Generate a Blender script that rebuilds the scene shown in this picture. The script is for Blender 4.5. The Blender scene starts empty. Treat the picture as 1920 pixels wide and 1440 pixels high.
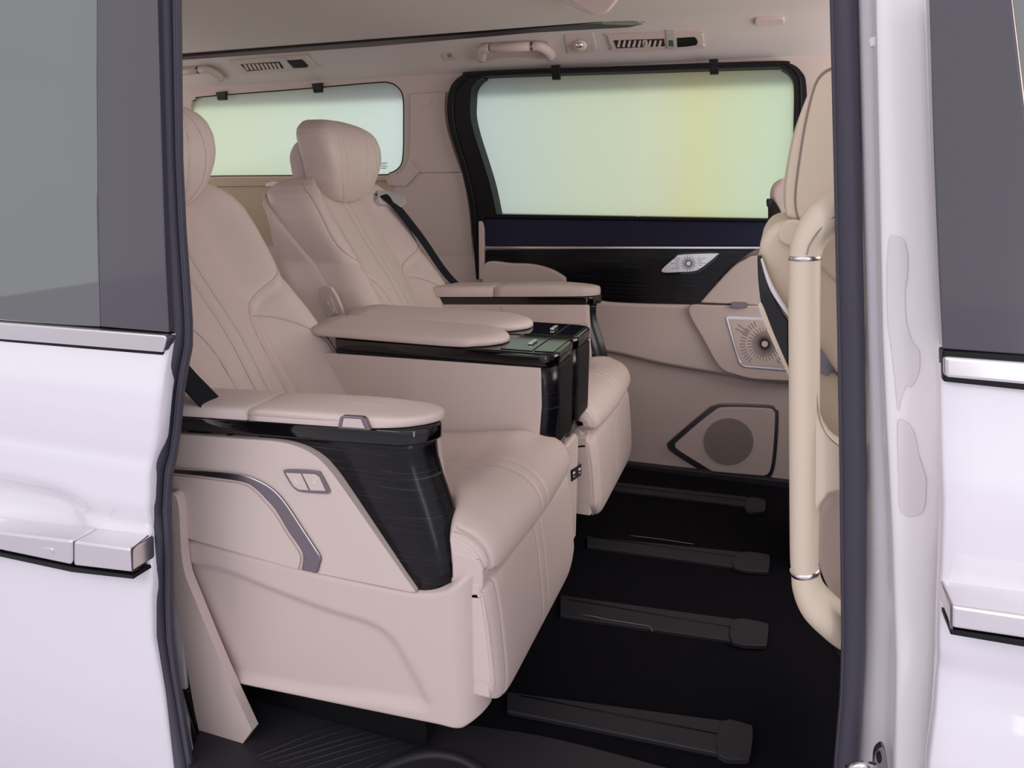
import bpy, bmesh, math, random
import numpy as np
from mathutils import Vector, Matrix
random.seed(4)
C = bpy.context.scene.collection

# ------------------------------------------------------------------ camera
F = 1350.0
PITCH = math.atan((720 - 337) / F)
CAM = Vector((0, 0, 1.0))
_d = Vector((3988, -383, F)).normalized()             # car's forward axis seen in camera axes
_X = Vector((_d.x, _d.y, _d.z))
_Z = Vector((0, math.cos(PITCH), math.sin(PITCH)))
_Y = _Z.cross(_X)
ROT = Matrix((_X, _Y, _Z))
cd = bpy.data.cameras.new('camera')
cam = bpy.data.objects.new('camera', cd); C.objects.link(cam)
cd.sensor_width = 36; cd.lens = F / 1920 * 36; cd.clip_start = 0.02
cam.matrix_world = Matrix.Translation(CAM) @ ROT.to_4x4()
bpy.context.scene.camera = cam

# ------------------------------------------------------------------ light
sc = bpy.context.scene
sc.view_settings.view_transform = 'Standard'; sc.view_settings.look = 'None'
sc.view_settings.gamma = 1.0; sc.view_settings.exposure = 0.0
sc.view_settings.use_curve_mapping = False
w = bpy.data.worlds.new('showroom_air'); sc.world = w; w.use_nodes = True
w.node_tree.nodes['Background'].inputs[0].default_value = (0.93, 0.925, 0.98, 1)
w.node_tree.nodes['Background'].inputs[1].default_value = 0.82

def area(name, loc, target, sx, sy, power, col=(1, 1, 1)):
    l = bpy.data.lights.new(name, 'AREA'); l.shape = 'RECTANGLE'; l.size = sx; l.size_y = sy
    l.energy = power; l.color = col
    o = bpy.data.objects.new(name, l); C.objects.link(o); o.location = loc
    o.rotation_euler = (Vector(target) - Vector(loc)).to_track_quat('-Z', 'Y').to_euler()
    return o
area('showroom_light', (0.6, -2.6, 3.1), (-0.5, 1.3, 0.5), 3.0, 1.2, 19, (1, .96, .95))
area('showroom_light', (-2.6, -2.2, 3.1), (-0.7, 1.2, 0.5), 2.4, 1.2, 35, (1, .96, .97))
area('showroom_light', (-0.6, 5.2, 3.0), (-0.7, 2.4, 1.0), 3.0, 1.2, 75, (1, 1, .97))
area('added_streak_lamp', (1.0, -1.15, .75), (-.43, .93, .5), .22, 1.7, 5.5, (.97, .96, 1))  # added lamp, unseen, placed for the bright streak on the wood horn
area('cabin_fill_front', (0.95, 1.65, 1.05), (-1.0, 1.8, 1.2), 1.2, 0.6, 12, (1, .95, .90))  # added fill lamp at the windscreen end, brightens the cabin
area('cabin_fill_rear', (-2.6, 1.65, 1.10), (-0.6, 1.8, 1.15), 1.2, 0.45, 3.5, (1, .95, .92))  # second added fill lamp, at the rear end of the cabin

# ------------------------------------------------------------------ measuring
def ray(u, v):
    return (ROT @ Vector((u - 960, -(v - 720), -F))).normalized()
def onP(u, v, n, c):
    n = Vector(n); d = ray(u, v); return CAM + d * ((c - n.dot(CAM)) / n.dot(d))
def PY(u, v, y): return onP(u, v, (0, 1, 0), y)
def PX(u, v, x): return onP(u, v, (1, 0, 0), x)
def PZ(u, v, z): return onP(u, v, (0, 0, 1), z)
WN = (0, 1, .125)
def PW(u, v, off=0.0): return onP(u, v, WN, 2.56 - off)      # far upper side wall, leaning in

# ------------------------------------------------------------------ materials
def lin(c):
    return tuple(((x / 255) / 12.92 if x / 255 <= .04045 else ((x / 255 + .055) / 1.055) ** 2.4) for x in c) + (1,)
def mat(name, rgb, rough=.5, metal=0, coat=0, bump=0, bscale=400, spec=.5, var=0, vscale=3):
    m = bpy.data.materials.new(name); m.use_nodes = True
    nt = m.node_tree; b = nt.nodes['Principled BSDF']
    b.inputs['Base Color'].default_value = lin(rgb); b.inputs['Roughness'].default_value = rough
    b.inputs['Metallic'].default_value = metal; b.inputs['Coat Weight'].default_value = coat
    b.inputs['Coat Roughness'].default_value = .05
    b.inputs['Specular IOR Level'].default_value = spec
    tc = nt.nodes.new('ShaderNodeTexCoord')
    if bump:
        n = nt.nodes.new('ShaderNodeTexNoise'); n.inputs['Scale'].default_value = bscale; n.inputs['Detail'].default_value = 3
        bp = nt.nodes.new('ShaderNodeBump'); bp.inputs['Strength'].default_value = bump; bp.inputs['Distance'].default_value = .001
        nt.links.new(tc.outputs['Object'], n.inputs['Vector'])
        nt.links.new(n.outputs['Fac'], bp.inputs['Height']); nt.links.new(bp.outputs[0], b.inputs['Normal'])
    if var:
        n = nt.nodes.new('ShaderNodeTexNoise'); n.inputs['Scale'].default_value = vscale; n.inputs['Detail'].default_value = 6
        mx = nt.nodes.new('ShaderNodeMix'); mx.data_type = 'RGBA'
        a = lin(rgb); mx.inputs['A'].default_value = a
        mx.inputs['B'].default_value = tuple(min(1, x * (1 + var)) for x in a[:3]) + (1,)
        nt.links.new(tc.outputs['Object'], n.inputs['Vector'])
        nt.links.new(n.outputs['Fac'], mx.inputs['Factor']); nt.links.new(mx.outputs['Result'], b.inputs['Base Color'])
    return m
M = {}
M['leather'] = mat('beige_leather', (213, 195, 189), .46, bump=.22, bscale=700, spec=.4)
M['perf'] = mat('perforated_leather', (212, 193, 188), .5, bump=.2, bscale=700, spec=.35)
M['leather_front'] = mat('leather_warm_lit', (222, 206, 186), .48, bump=.2, bscale=700, spec=.35)  # same beige leather, with the warmer light at the front painted in
M['plastic'] = mat('beige_plastic', (210, 191, 186), .42, bump=.1, bscale=900, spec=.35)
M['trimp'] = mat('beige_trim', (210, 192, 186), .6, bump=.12, bscale=900, spec=.3)
M['headliner'] = mat('woven_headliner', (222, 212, 208), .95, bump=.5, bscale=1500, spec=.1)
M['gloss'] = mat('gloss_black', (7, 6, 10), .06, spec=.6)
M['rubber'] = mat('rubber_seal', (70, 68, 80), .5, bump=.05, spec=.3)
M['black'] = mat('black_plastic', (14, 13, 17), .5, spec=.3)
M['navy'] = mat('navy_pad', (30, 32, 58), .6, bump=.3, bscale=600, spec=.3)
M['carpet'] = mat('black_carpet', (13, 12, 17), .95, bump=1.0, bscale=900, spec=.1, var=.8, vscale=25)
M['mat_rubber'] = mat('rail_cover', (44, 42, 48), .5, bump=.3, bscale=300, spec=.35)
M['chrome'] = mat('satin_chrome', (240, 236, 238), .25, metal=1)
M['steel'] = mat('brushed_steel', (205, 203, 205), .42, metal=.6)
M['dchrome'] = mat('dark_chrome', (140, 132, 138), .28, metal=1)
M['paint'] = mat('pearl_white_paint', (243, 238, 246), .28, coat=.8, spec=.5)
M['jamb'] = mat('pearl_jamb_paint', (242, 236, 241), .3, coat=.6, spec=.5)
M['applique'] = mat('pillar_applique', (78, 74, 84), .12, coat=.6, spec=.6)
M['belt'] = mat('belt_webbing', (22, 24, 32), .7, bump=.3, bscale=900, spec=.2)
M['white'] = mat('white_plastic', (235, 230, 226), .4)
M['thread'] = mat('beige_thread', (196, 176, 170), .7)
M['seam'] = mat('dark_seam', (150, 130, 125), .7)  # darker beige for seams, slots and loose threads
M['grille'] = mat('speaker_grille', (160, 145, 140), .45, metal=.3)
M['grdark'] = mat('grille_hole', (40, 34, 34), .8)
M['floor_out'] = mat('showroom_floor', (212, 206, 215), .35, spec=.4)

def perforate(m):
    nt = m.node_tree; b = nt.nodes['Principled BSDF']
    tc = nt.nodes.new('ShaderNodeTexCoord')
    v = nt.nodes.new('ShaderNodeTexVoronoi'); v.voronoi_dimensions = '2D'; v.inputs['Scale'].default_value = 400; v.inputs['Randomness'].default_value = 0
    cr = nt.nodes.new('ShaderNodeValToRGB'); e = cr.color_ramp.elements
    e[0].position = .15; e[0].color = lin((184, 166, 161)); e[1].position = .32; e[1].color = b.inputs['Base Color'].default_value
    nt.links.new(tc.outputs['UV'], v.inputs['Vector']); nt.links.new(v.outputs['Distance'], cr.inputs[0])
    nt.links.new(cr.outputs[0], b.inputs['Base Color'])

def wood(name):
    m = mat(name, (12, 11, 16), .25, coat=.1, spec=.3)
    nt = m.node_tree; b = nt.nodes['Principled BSDF']
    tc = nt.nodes.new('ShaderNodeTexCoord'); mp = nt.nodes.new('ShaderNodeMapping')
    mp.inputs['Scale'].default_value = (1.4, 1.4, 110)
    mp.inputs['Rotation'].default_value = (0, math.radians(5), 0)
    n = nt.nodes.new('ShaderNodeTexNoise'); n.inputs['Scale'].default_value = 1.6; n.inputs['Detail'].default_value = 5; n.inputs['Roughness'].default_value = .7
    cr = nt.nodes.new('ShaderNodeValToRGB'); e = cr.color_ramp.elements
    e[0].position = .60; e[0].color = lin((11, 10, 15)); e[1].position = .78; e[1].color = lin((96, 94, 106))
    x = cr.color_ramp.elements.new(.40); x.color = lin((24, 23, 32))
    x = cr.color_ramp.elements.new(.46); x.color = lin((11, 10, 15))
    nt.links.new(tc.outputs['Object'], mp.inputs[0]); nt.links.new(mp.outputs[0], n.inputs['Vector'])
    nt.links.new(n.outputs['Fac'], cr.inputs[0]); nt.links.new(cr.outputs[0], b.inputs['Base Color'])
    return m
M['wood'] = wood('black_open_pore_wood')
perforate(M['perf'])

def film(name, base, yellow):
    """frosted protective film on a window: translucent, with the yellow glow from outside painted in as a band"""
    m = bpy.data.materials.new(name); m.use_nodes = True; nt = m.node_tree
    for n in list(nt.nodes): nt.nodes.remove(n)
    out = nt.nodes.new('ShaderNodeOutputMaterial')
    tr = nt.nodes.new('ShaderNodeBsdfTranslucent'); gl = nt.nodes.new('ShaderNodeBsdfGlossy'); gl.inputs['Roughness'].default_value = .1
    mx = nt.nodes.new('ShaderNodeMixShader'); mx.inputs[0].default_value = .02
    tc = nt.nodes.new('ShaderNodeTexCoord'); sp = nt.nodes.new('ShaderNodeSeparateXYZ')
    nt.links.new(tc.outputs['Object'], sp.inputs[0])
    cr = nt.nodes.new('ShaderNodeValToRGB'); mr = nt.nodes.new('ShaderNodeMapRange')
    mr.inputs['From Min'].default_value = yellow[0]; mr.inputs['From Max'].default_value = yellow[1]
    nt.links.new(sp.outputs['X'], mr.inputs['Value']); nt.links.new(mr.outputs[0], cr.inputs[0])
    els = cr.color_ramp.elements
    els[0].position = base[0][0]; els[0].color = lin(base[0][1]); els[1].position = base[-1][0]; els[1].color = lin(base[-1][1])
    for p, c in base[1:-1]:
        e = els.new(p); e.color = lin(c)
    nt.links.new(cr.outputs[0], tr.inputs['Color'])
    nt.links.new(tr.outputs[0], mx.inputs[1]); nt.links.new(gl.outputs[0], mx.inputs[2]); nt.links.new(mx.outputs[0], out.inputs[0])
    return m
M['pane1'] = film('frosted_window_film', [(0, (208, 217, 215)), (.35, (214, 221, 208)), (.62, (218, 223, 206)), (.76, (221, 223, 196)), (.88, (218, 225, 205)), (1, (217, 227, 211))], (-1.0, 0.0))  # yellow of something outside is painted into these colour stops
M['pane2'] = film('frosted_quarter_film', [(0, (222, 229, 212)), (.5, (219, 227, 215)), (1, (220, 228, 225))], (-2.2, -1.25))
def glass(name, rgb, refl, trans):
    m = bpy.data.materials.new(name); m.use_nodes = True; nt = m.node_tree
    for n in list(nt.nodes): nt.nodes.remove(n)
    out = nt.nodes.new('ShaderNodeOutputMaterial')
    t = nt.nodes.new('ShaderNodeBsdfTransparent'); t.inputs[0].default_value = lin(trans)
    g = nt.nodes.new('ShaderNodeBsdfGlossy'); g.inputs['Roughness'].default_value = .03; g.inputs['Color'].default_value = lin(rgb)
    mx = nt.nodes.new('ShaderNodeMixShader'); mx.inputs[0].default_value = refl
    nt.links.new(t.outputs[0], mx.inputs[1]); nt.links.new(g.outputs[0], mx.inputs[2]); nt.links.new(mx.outputs[0], out.inputs[0])
    return m
M['tint'] = glass('tinted_glass', (225, 228, 226), .40, (120, 120, 122))

# ------------------------------------------------------------------ mesh helpers
def link(name, me, m, parent=None):
    o = bpy.data.objects.new(name, me); C.objects.link(o)
    if m is not None: me.materials.append(m)
    if parent: o.parent = parent; 
    return o
def tag(o, label=None, cat=None, group=None, kind=None):
    if label: o['label'] = label
    if cat: o['category'] = cat
    if group: o['group'] = group
    if kind: o['kind'] = kind
    return o
def empty(name, loc=(0, 0, 0), label=None, cat=None, group=None, kind=None):
    o = bpy.data.objects.new(name, None); C.objects.link(o); o.empty_display_size = .05
    return tag(o, label, cat, group, kind)
def fin(o, bevel=0, seg=3, smooth=True, ang=30):
    if smooth:
        for p in o.data.polygons: p.use_smooth = True
    if bevel:
        b = o.modifiers.new('b', 'BEVEL'); b.width = bevel; b.segments = seg; b.limit_method = 'ANGLE'
        b.angle_limit = math.radians(ang); b.use_clamp_overlap = True
    if smooth:
        n = o.modifiers.new('n', 'WEIGHTED_NORMAL'); n.keep_sharp = False; n.weight = 60
    return o
def cr(pts, closed=True, n=6):
    """smooth polyline; a point with a trailing 'c' stays a corner"""
    P = [(tuple(p[:-1]), True) if p[-1] == 'c' else (tuple(p), False) for p in pts]
    N = len(P); out = []
    rng = range(N) if closed else range(N - 1)
    for i in rng:
        a, ca = P[i]; b, cb = P[(i + 1) % N]
        p0 = a if ca or (not closed and i == 0) else P[i - 1][0]
        p3 = b if cb or (not closed and i == N - 2) else P[(i + 2) % N][0]
        k = 1 if (ca and cb) else n
        for j in range(k):
            t = j / k; t2 = t * t; t3 = t2 * t
            out.append(tuple(.5 * ((2 * b1) + (-a1 + c1) * t + (2 * a1 - 5 * b1 + 4 * c1 - d1) * t2 + (-a1 + 3 * b1 - 3 * c1 + d1) * t3)
                             for a1, b1, c1, d1 in zip(p0, a, b, p3)))
    if not closed: out.append(P[-1][0])
    return out
def slab(name, pts, depth, m, parent=None, bevel=.003, holes=(), seg=3, smooth=True):
    """plate with the outline pts (3-D, roughly coplanar), extruded by the vector depth"""
    bm = bmesh.new(); d = Vector(depth)
    def loop(ps): return [bm.verts.new(Vector(p)) for p in ps]
    loops = [loop(pts)] + [loop(h) for h in holes]
    back = [[bm.verts.new(v.co + d) for v in L] for L in loops]
    for L, B in zip(loops, back):
        for i in range(len(L)):
            j = (i + 1) % len(L); bm.faces.new((L[i], L[j], B[j], B[i]))
    if not holes:
        bm.faces.new(loops[0]); bm.faces.new(back[0][::-1])
    else:
        for S in (loops, back):
            es = [bm.edges.get((L[i], L[(i + 1) % len(L)])) for L in S for i in range(len(L))]
            bmesh.ops.triangle_fill(bm, edges=es, use_beauty=True)
    bmesh.ops.recalc_face_normals(bm, faces=bm.faces)
    me = bpy.data.meshes.new(name); bm.to_mesh(me); bm.free()
    o = link(name, me, m, parent)
    if holes: return o
    return fin(o, bevel, seg, smooth)
def grid(name, rows, m, parent=None, cu=False, cv=False, caps=False, thick=0, uv=None):
    """rows: list of equally long lists of 3-D points"""
    R, K = len(rows), len(rows[0])
    vs = [tuple(p) for r in rows for p in r]
    fs = []
    for i in range(R if cv else R - 1):
        for j in range(K if cu else K - 1):
            i2, j2 = (i + 1) % R, (j + 1) % K
            fs.append((i * K + j, i * K + j2, i2 * K + j2, i2 * K + j))
    if caps:
        fs.append(tuple(range(K))[::-1]); fs.append(tuple((R - 1) * K + j for j in range(K)))
    me = bpy.data.meshes.new(name); me.from_pydata(vs, [], fs)
    bm = bmesh.new(); bm.from_mesh(me); bmesh.ops.recalc_face_normals(bm, faces=bm.faces); bm.to_mesh(me); bm.free()
    for p in me.polygons: p.use_smooth = len(p.vertices) < 5
    if uv is not None:
        lay = me.uv_layers.new(name='uv'); vi = np.empty(len(me.loops), dtype=np.int32); me.loops.foreach_get('vertex_index', vi)
        lay.data.foreach_set('uv', np.asarray(uv, dtype=np.float32).reshape(-1, 2)[vi].ravel())
    o = link(name, me, m, parent)
    if thick:
        s = o.modifiers.new('s', 'SOLIDIFY'); s.thickness = thick; s.offset = 0
    return o
def tube(name, path, r, m, parent=None, n=10, closed=False, flat=None, up=None):
    """round or flattened bar swept along a path; r may be a list; flat=(a,b) half sizes"""
    P = [Vector(p) for p in path]; N = len(P); rows = []
    prev = None
    for i, p in enumerate(P):
        if closed: t = (P[(i + 1) % N] - P[i - 1]).normalized()
        else: t = (P[min(i + 1, N - 1)] - P[max(i - 1, 0)]).normalized()
        if up is not None: a = Vector(up)
        else: a = prev if prev is not None else (Vector((0, 0, 1)) if abs(t.z) < .8 else Vector((1, 0, 0)))
        x = (a - t * a.dot(t)).normalized(); y = t.cross(x); prev = x
        rr = r[i] if isinstance(r, (list, tuple)) else r
        ra, rb = (flat if flat else (rr, rr))
        if flat and isinstance(r, (list, tuple)): ra, rb = ra * rr, rb * rr
        ex = .45 if flat else 1
        row = []
        for k in range(n):
            an = 2 * math.pi * (k + .5) / n; c, s = math.cos(an), math.sin(an)
            c = math.copysign(abs(c) ** ex, c); s = math.copysign(abs(s) ** ex, s)
            row.append(p + x * (c * ra) + y * (s * rb))
        rows.append(row)
    return grid(name, rows, m, parent, cu=True, cv=closed, caps=not closed)
def box(name, lo, hi, m, parent=None, bevel=.002, seg=3):
    lo = Vector(lo); hi = Vector(hi)
    pts = [(lo.x, lo.y, lo.z), (hi.x, lo.y, lo.z), (hi.x, lo.y, hi.z), (lo.x, lo.y, hi.z)]
    return slab(name, pts, (0, hi.y - lo.y, 0), m, parent, bevel, seg=seg)
def pyo(pts, y): return [PY(*p[:2], y) for p in pts]
def pwo(pts, off=0): return [PW(*p[:2], off) for p in pts]
def ctr(pts, n=5): return cr(pts, True, n)
def stitches(name, path, m, parent, step=.0045, ln=.0028, r=.0006):
    """a row of separate thread stitches along a 3-D path"""
    P = [Vector(p) for p in path]; bm = bmesh.new(); acc = 0; nxt = 0
    for a, b in zip(P, P[1:]):
        L = (b - a).length
        if L == 0: continue
        t = (b - a) / L
        while nxt < acc + L:
            p = a + t * (nxt - acc)
            up = Vector((0, 0, 1)) if abs(t.z) < .9 else Vector((1, 0, 0))
            s = t.cross(up).normalized(); q = s.cross(t)
            vs = [bm.verts.new(p + t * (x * ln / 2) + s * (y * r) + q * (z * r)) for x in (-1, 1) for y, z in ((-1, -1), (1, -1), (1, 1), (-1, 1))]
            for f in ((0, 1, 2, 3), (4, 5, 6, 7), (0, 1, 5, 4), (1, 2, 6, 5), (2, 3, 7, 6), (3, 0, 4, 7)):
                bm.faces.new([vs[k] for k in f])
            nxt += step
        acc += L
    bmesh.ops.recalc_face_normals(bm, faces=bm.faces)
    me = bpy.data.meshes.new(name); bm.to_mesh(me); bm.free()
    o = link(name, me, m, parent); o['kind'] = 'stuff'
    return o
def smooth01(a, b, x):
    t = min(1, max(0, (x - a) / (b - a))); return t * t * (3 - 2 * t)
def lerp(tab, x):
    """piecewise smooth table lookup"""
    if x <= tab[0][0]: return tab[0][1]
    for (a, p), (b, q) in zip(tab, tab[1:]):
        if x <= b:
            t = (x - a) / (b - a); return p + (q - p) * t
    return tab[-1][1]
def seg_dist(px, pz, poly):
    """distance of arrays of points to a polyline"""
    best = np.full(px.shape, 9.0)
    for (ax, az), (bx, bz) in zip(poly, poly[1:]):
        dx, dz = bx - ax, bz - az; L = dx * dx + dz * dz + 1e-12
        t = np.clip(((px - ax) * dx + (pz - az) * dz) / L, 0, 1)
        best = np.minimum(best, np.hypot(px - ax - t * dx, pz - az - t * dz))
    return best

# ------------------------------------------------------------------ structure
def struct(o): o['kind'] = 'structure'; return o
sfloor = struct(grid('floor', [[(x, y, 0) for x in (-2.7, -1.5, -.4, .3, 1.0)] for y in (.93, 1.4, 1.9, 2.5)], M['carpet']))
prof = [(2.47, 1.30), (2.392, 1.344), (2.32, 1.385), (2.25, 1.425), (2.18, 1.437), (2.0, 1.455), (1.7, 1.475), (1.3, 1.48), (1.05, 1.46), (.93, 1.42), (.89, 1.36), (.885, 1.32)]
ceil = struct(grid('ceiling', [[(x, y, z) for x in (-2.7, -1.8, -.9, 0, 1.0)] for y, z in prof], M['headliner'], thick=.003))
struct(slab('wall_rear', [(-2.68, .9, 0), (-2.68, 2.5, 0), (-2.68, 2.5, 1.46), (-2.68, .9, 1.46)], (-.03, 0, 0), M['trimp'], None, 0))
struct(slab('wall_front', [(1.0, .9, 0), (1.0, 2.5, 0), (1.0, 2.5, .72), (1.0, .9, .72)], (.05, 0, 0), M['black'], None, 0))
# showroom ground the car stands on
struct(grid('floor', [[(x, y, -.42) for x in (-9, 0, 9)] for y in (-8, .5, 9)], M['floor_out']))

# far side wall of the cabin, with its two window openings
w1 = ctr([(882, 190), (885, 165), (902, 147), (930, 142), (1180, 134), (1440, 126), (1466, 129), (1483, 143), (1489, 165), (1488, 250), (1478, 340), (1474, 410, 'c'), (931, 401, 'c'), (920, 350), (905, 300), (890, 253), (882, 218)], 5)
w2 = ctr([(358, 196), (366, 186), (384, 180), (560, 166), (700, 154), (730, 154), (748, 164), (757, 184), (758, 230), (757, 290), (750, 314), (730, 326), (700, 329), (415, 331), (360, 332), (350, 310), (352, 250)], 5)
top = [(-2.7, 1.43), (1.0, 1.43)]
def WU(x, z, off=0): return Vector((x, 2.56 - off - .125 * z, z))
wall = struct(slab('wall_far', [WU(-2.7, .86), WU(1.0, .86), WU(1.0, 1.345), WU(-2.7, 1.345)], (0, .05, 0), M['trimp'], None, 0, holes=[pwo(w1), pwo(w2)]))
lower = slab('lower_wall', [(-2.7, 2.455, 0), (1.0, 2.455, 0), (1.0, 2.455, .87), (-2.7, 2.455, .87)], (0, .05, 0), M['trimp'], wall, 0)
# front window of the far side (in the far sliding door)
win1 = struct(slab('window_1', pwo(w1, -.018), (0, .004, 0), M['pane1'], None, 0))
fo = ctr([(893, 524, 'c'), (886, 440), (881, 385), (868, 325), (851, 272), (841, 235), (838, 195), (845, 162), (866, 141), (900, 133), (1180, 123), (1450, 114), (1482, 119), (1502, 133), (1512, 160), (1512, 250), (1500, 420, 'c'), (1488, 420, 'c'), (1488, 250), (1489, 168), (1483, 143), (1466, 129), (1440, 126), (1180, 134), (930, 142), (902, 147), (885, 165), (882, 190), (882, 218), (890, 253), (905, 300), (920, 350), (931, 402, 'c'), (1470, 411, 'c'), (1470, 416, 'c'), (908, 408, 'c'), (905, 524, 'c')], 5)
fr = slab('window_seal', pwo(fo, .045), (0, .06, 0), M['black'], win1, .003)
lip = cr([(900, 520), (893, 440), (889, 385), (876, 322), (860, 270), (851, 233), (849, 195), (855, 168), (872, 149), (902, 141), (1180, 129), (1450, 119.5), (1478, 124), (1494, 137), (1501, 160), (1501, 250), (1494, 400)], False, 6)
tube('seal_lip', pwo(lip, .047), .0035, M['black'], win1, n=8)
for u0, u1, v0, v1 in ((1035, 1050, 128, 149), (1331, 1347, 117, 139)):
    hk = slab('shade_hook', pwo([(u0 - 2, v0 - 6), (u1 - 1, v0 - 7), (u1, v1), (u0, v1 + .5)], .050), (0, .012, 0), M['black'], win1, .0015)
    slab('hook_tip', pwo([(u0, v1 - 3), (u1, v1 - 4), (u1, v1), (u0, v1 + .5)], .056), (0, .008, 0), M['black'], hk, .001)
tab = slab('shade_tab', pwo([(1178, 407), (1197, 405.5), (1199, 411), (1194, 417), (1179, 416)], .03), (0, .015, 0), M['white'], win1, .001)
# rear quarter window of the far side
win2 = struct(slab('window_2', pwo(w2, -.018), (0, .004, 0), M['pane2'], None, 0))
L2 = pwo(w2, -.006); tube('window_seal', L2, .0045, M['black'], win2, n=8, closed=True)
for u0, u1, v0, v1 in ((408, 423, 176, 187), (588, 603, 160, 173)):
    hk = slab('shade_hook', pwo([(u0 - 4, v0 - 3), (u1, v0 - 5), (u1, v1), (u0, v1 + 1)], .010), (0, .012, 0), M['black'], win2, .001)
    slab('hook_tip', pwo([(u0, v1 - 3), (u1, v1 - 4), (u1, v1), (u0, v1 + .8)], .016), (0, .006, 0), M['black'], hk, .0008)
for k in range(4):
    slab('glass_stamp', pwo([(714, 305 + 3.4 * k), (714 + (10 if k % 2 else 13), 305 + 3.4 * k), (714 + (10 if k % 2 else 13), 306 + 3.4 * k), (714, 306 + 3.4 * k)], -.0165), (0, .0005, 0), M['black'], win2, 0)
slab('shade_tab', pwo([(497, 344), (512, 340), (525, 343), (516, 349), (498, 350)], .022), (0, .012, 0), M['white'], win2, .001)
# trims of the far side
t1 = struct(slab('trim_1', pwo(ctr([(769, 176, 'c'), (836, 172, 'c'), (834, 200), (838, 238), (850, 280), (866, 323, 'c'), (757, 325, 'c'), (766, 300), (769, 250)], 4), .010), (0, .02, 0), M['trimp'], None, .003))
slab('pillar_button', pwo(ctr([(783, 189), (788, 182.5), (796, 181), (806, 184), (808, 190), (803, 196), (795, 198), (786, 195)], 3), .0125), (0, .004, 0), M['plastic'], t1, .001)
t2 = struct(slab('trim_2', pwo(ctr([(730, 332, 'c'), (752, 325, 'c'), (867, 324, 'c'), (878, 380), (884, 440), (889, 520, 'c'), (855, 526), (700, 545, 'c'), (720, 400), (742, 345)], 4), .014), (0, .03, 0), M['trimp'], None, .006))
t3 = struct(slab('trim_3', pwo(ctr([(340, 346, 'c'), (560, 343), (735, 334), (775, 318, 'c'), (745, 370), (715, 430), (700, 560, 'c'), (340, 560, 'c')], 4), .012), (0, .03, 0), mat('quarter_trim', (196, 176, 152), .6, bump=.1), None, .004))
t4 = struct(slab('trim_4', pwo(ctr([(340, 334, 'c'), (735, 332), (748, 326, 'c'), (740, 337), (560, 347.5), (340, 350, 'c')], 4), .02), (0, .03, 0), bpy.data.materials['quarter_trim'], None, .003))

struct(slab('trim_6', pwo(ctr([(722, 334, 'c'), (738, 328.5), (755, 320), (766, 300, 'c'), (785, 322, 'c'), (760, 350, 'c'), (728, 348, 'c')], 3), .0225), (0, .02, 0), M['trimp'], None, .002))

# ------------------------------------------------------------------ door_3: lining of the far sliding door
d3 = empty('door_3', (-.4, 2.42, .45), kind='structure')
def d3s(nm, pts, y, dep, m, bv=.003, par=None, n=5, seg=3):
    o = slab(nm, [PY(*p[:2], y) for p in ctr(pts, n)], (0, dep, 0), m, par or d3, bv, seg=seg)
    if not par: o.matrix_parent_inverse = Matrix.Translation(-d3.location)
    return o
card = d3s('lower_card', [(1000, 560, 'c'), (1640, 570, 'c'), (1640, 925, 'c'), (1480, 902, 'c'), (1180, 867, 'c'), (1000, 850, 'c')], 2.44, .03, M['plastic'], .004)
upc = d3s('upper_card', [(1000, 540, 'c'), (1120, 563), (1200, 569), (1330, 571), (1500, 575, 'c'), (1640, 580, 'c'), (1640, 735, 'c'), (1500, 722), (1420, 716), (1350, 703), (1240, 684), (1160, 665), (1090, 655), (1000, 650, 'c')], 2.41, .05, M['plastic'], .014, seg=5)
fold = d3s('pull_recess', [(1290, 578), (1340, 573), (1480, 575, 'c'), (1500, 716, 'c'), (1420, 712), (1385, 705), (1350, 690), (1320, 640)], 2.395, .05, M['plastic'], .02, seg=6)
woodp = d3s('wood_trim', [(909, 470, 'c'), (1419, 467, 'c'), (1405, 475), (1365, 505), (1310, 569), (1305, 571, 'c'), (1180, 567), (1135, 564), (1080, 555, 'c'), (909, 520, 'c')], 2.415, .03, M['wood'], .002)
d3s('side_pad', [(907, 495), (960, 494), (1000, 496), (1035, 506), (1060, 521, 'c'), (1060, 560, 'c'), (907, 560, 'c')], 2.40, .03, M['leather'], .008, seg=5)
d3s('corner_pad', [(1312, 568, 'c'), (1368, 506), (1395, 487), (1420, 479), (1520, 476, 'c'), (1520, 578, 'c'), (1400, 572)], 2.402, .03, M['leather'], .006, seg=4)
d3s('navy_pad', [(905, 409, 'c'), (1560, 416, 'c'), (1560, 463, 'c'), (1418, 462, 'c'), (909, 462, 'c')], 2.415, .04, M['navy'], .006, seg=4)
d3s('edge_strip', [(897, 415, 'c'), (904, 417), (906, 440), (906, 524, 'c'), (898, 524, 'c')], 2.40, .04, M['plastic'], .002)
d3s('chrome_strip', [(908, 462, 'c'), (1520, 462.5, 'c'), (1520, 467, 'c'), (908, 466.5, 'c')], 2.408, .02, M['chrome'], .001)
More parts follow.
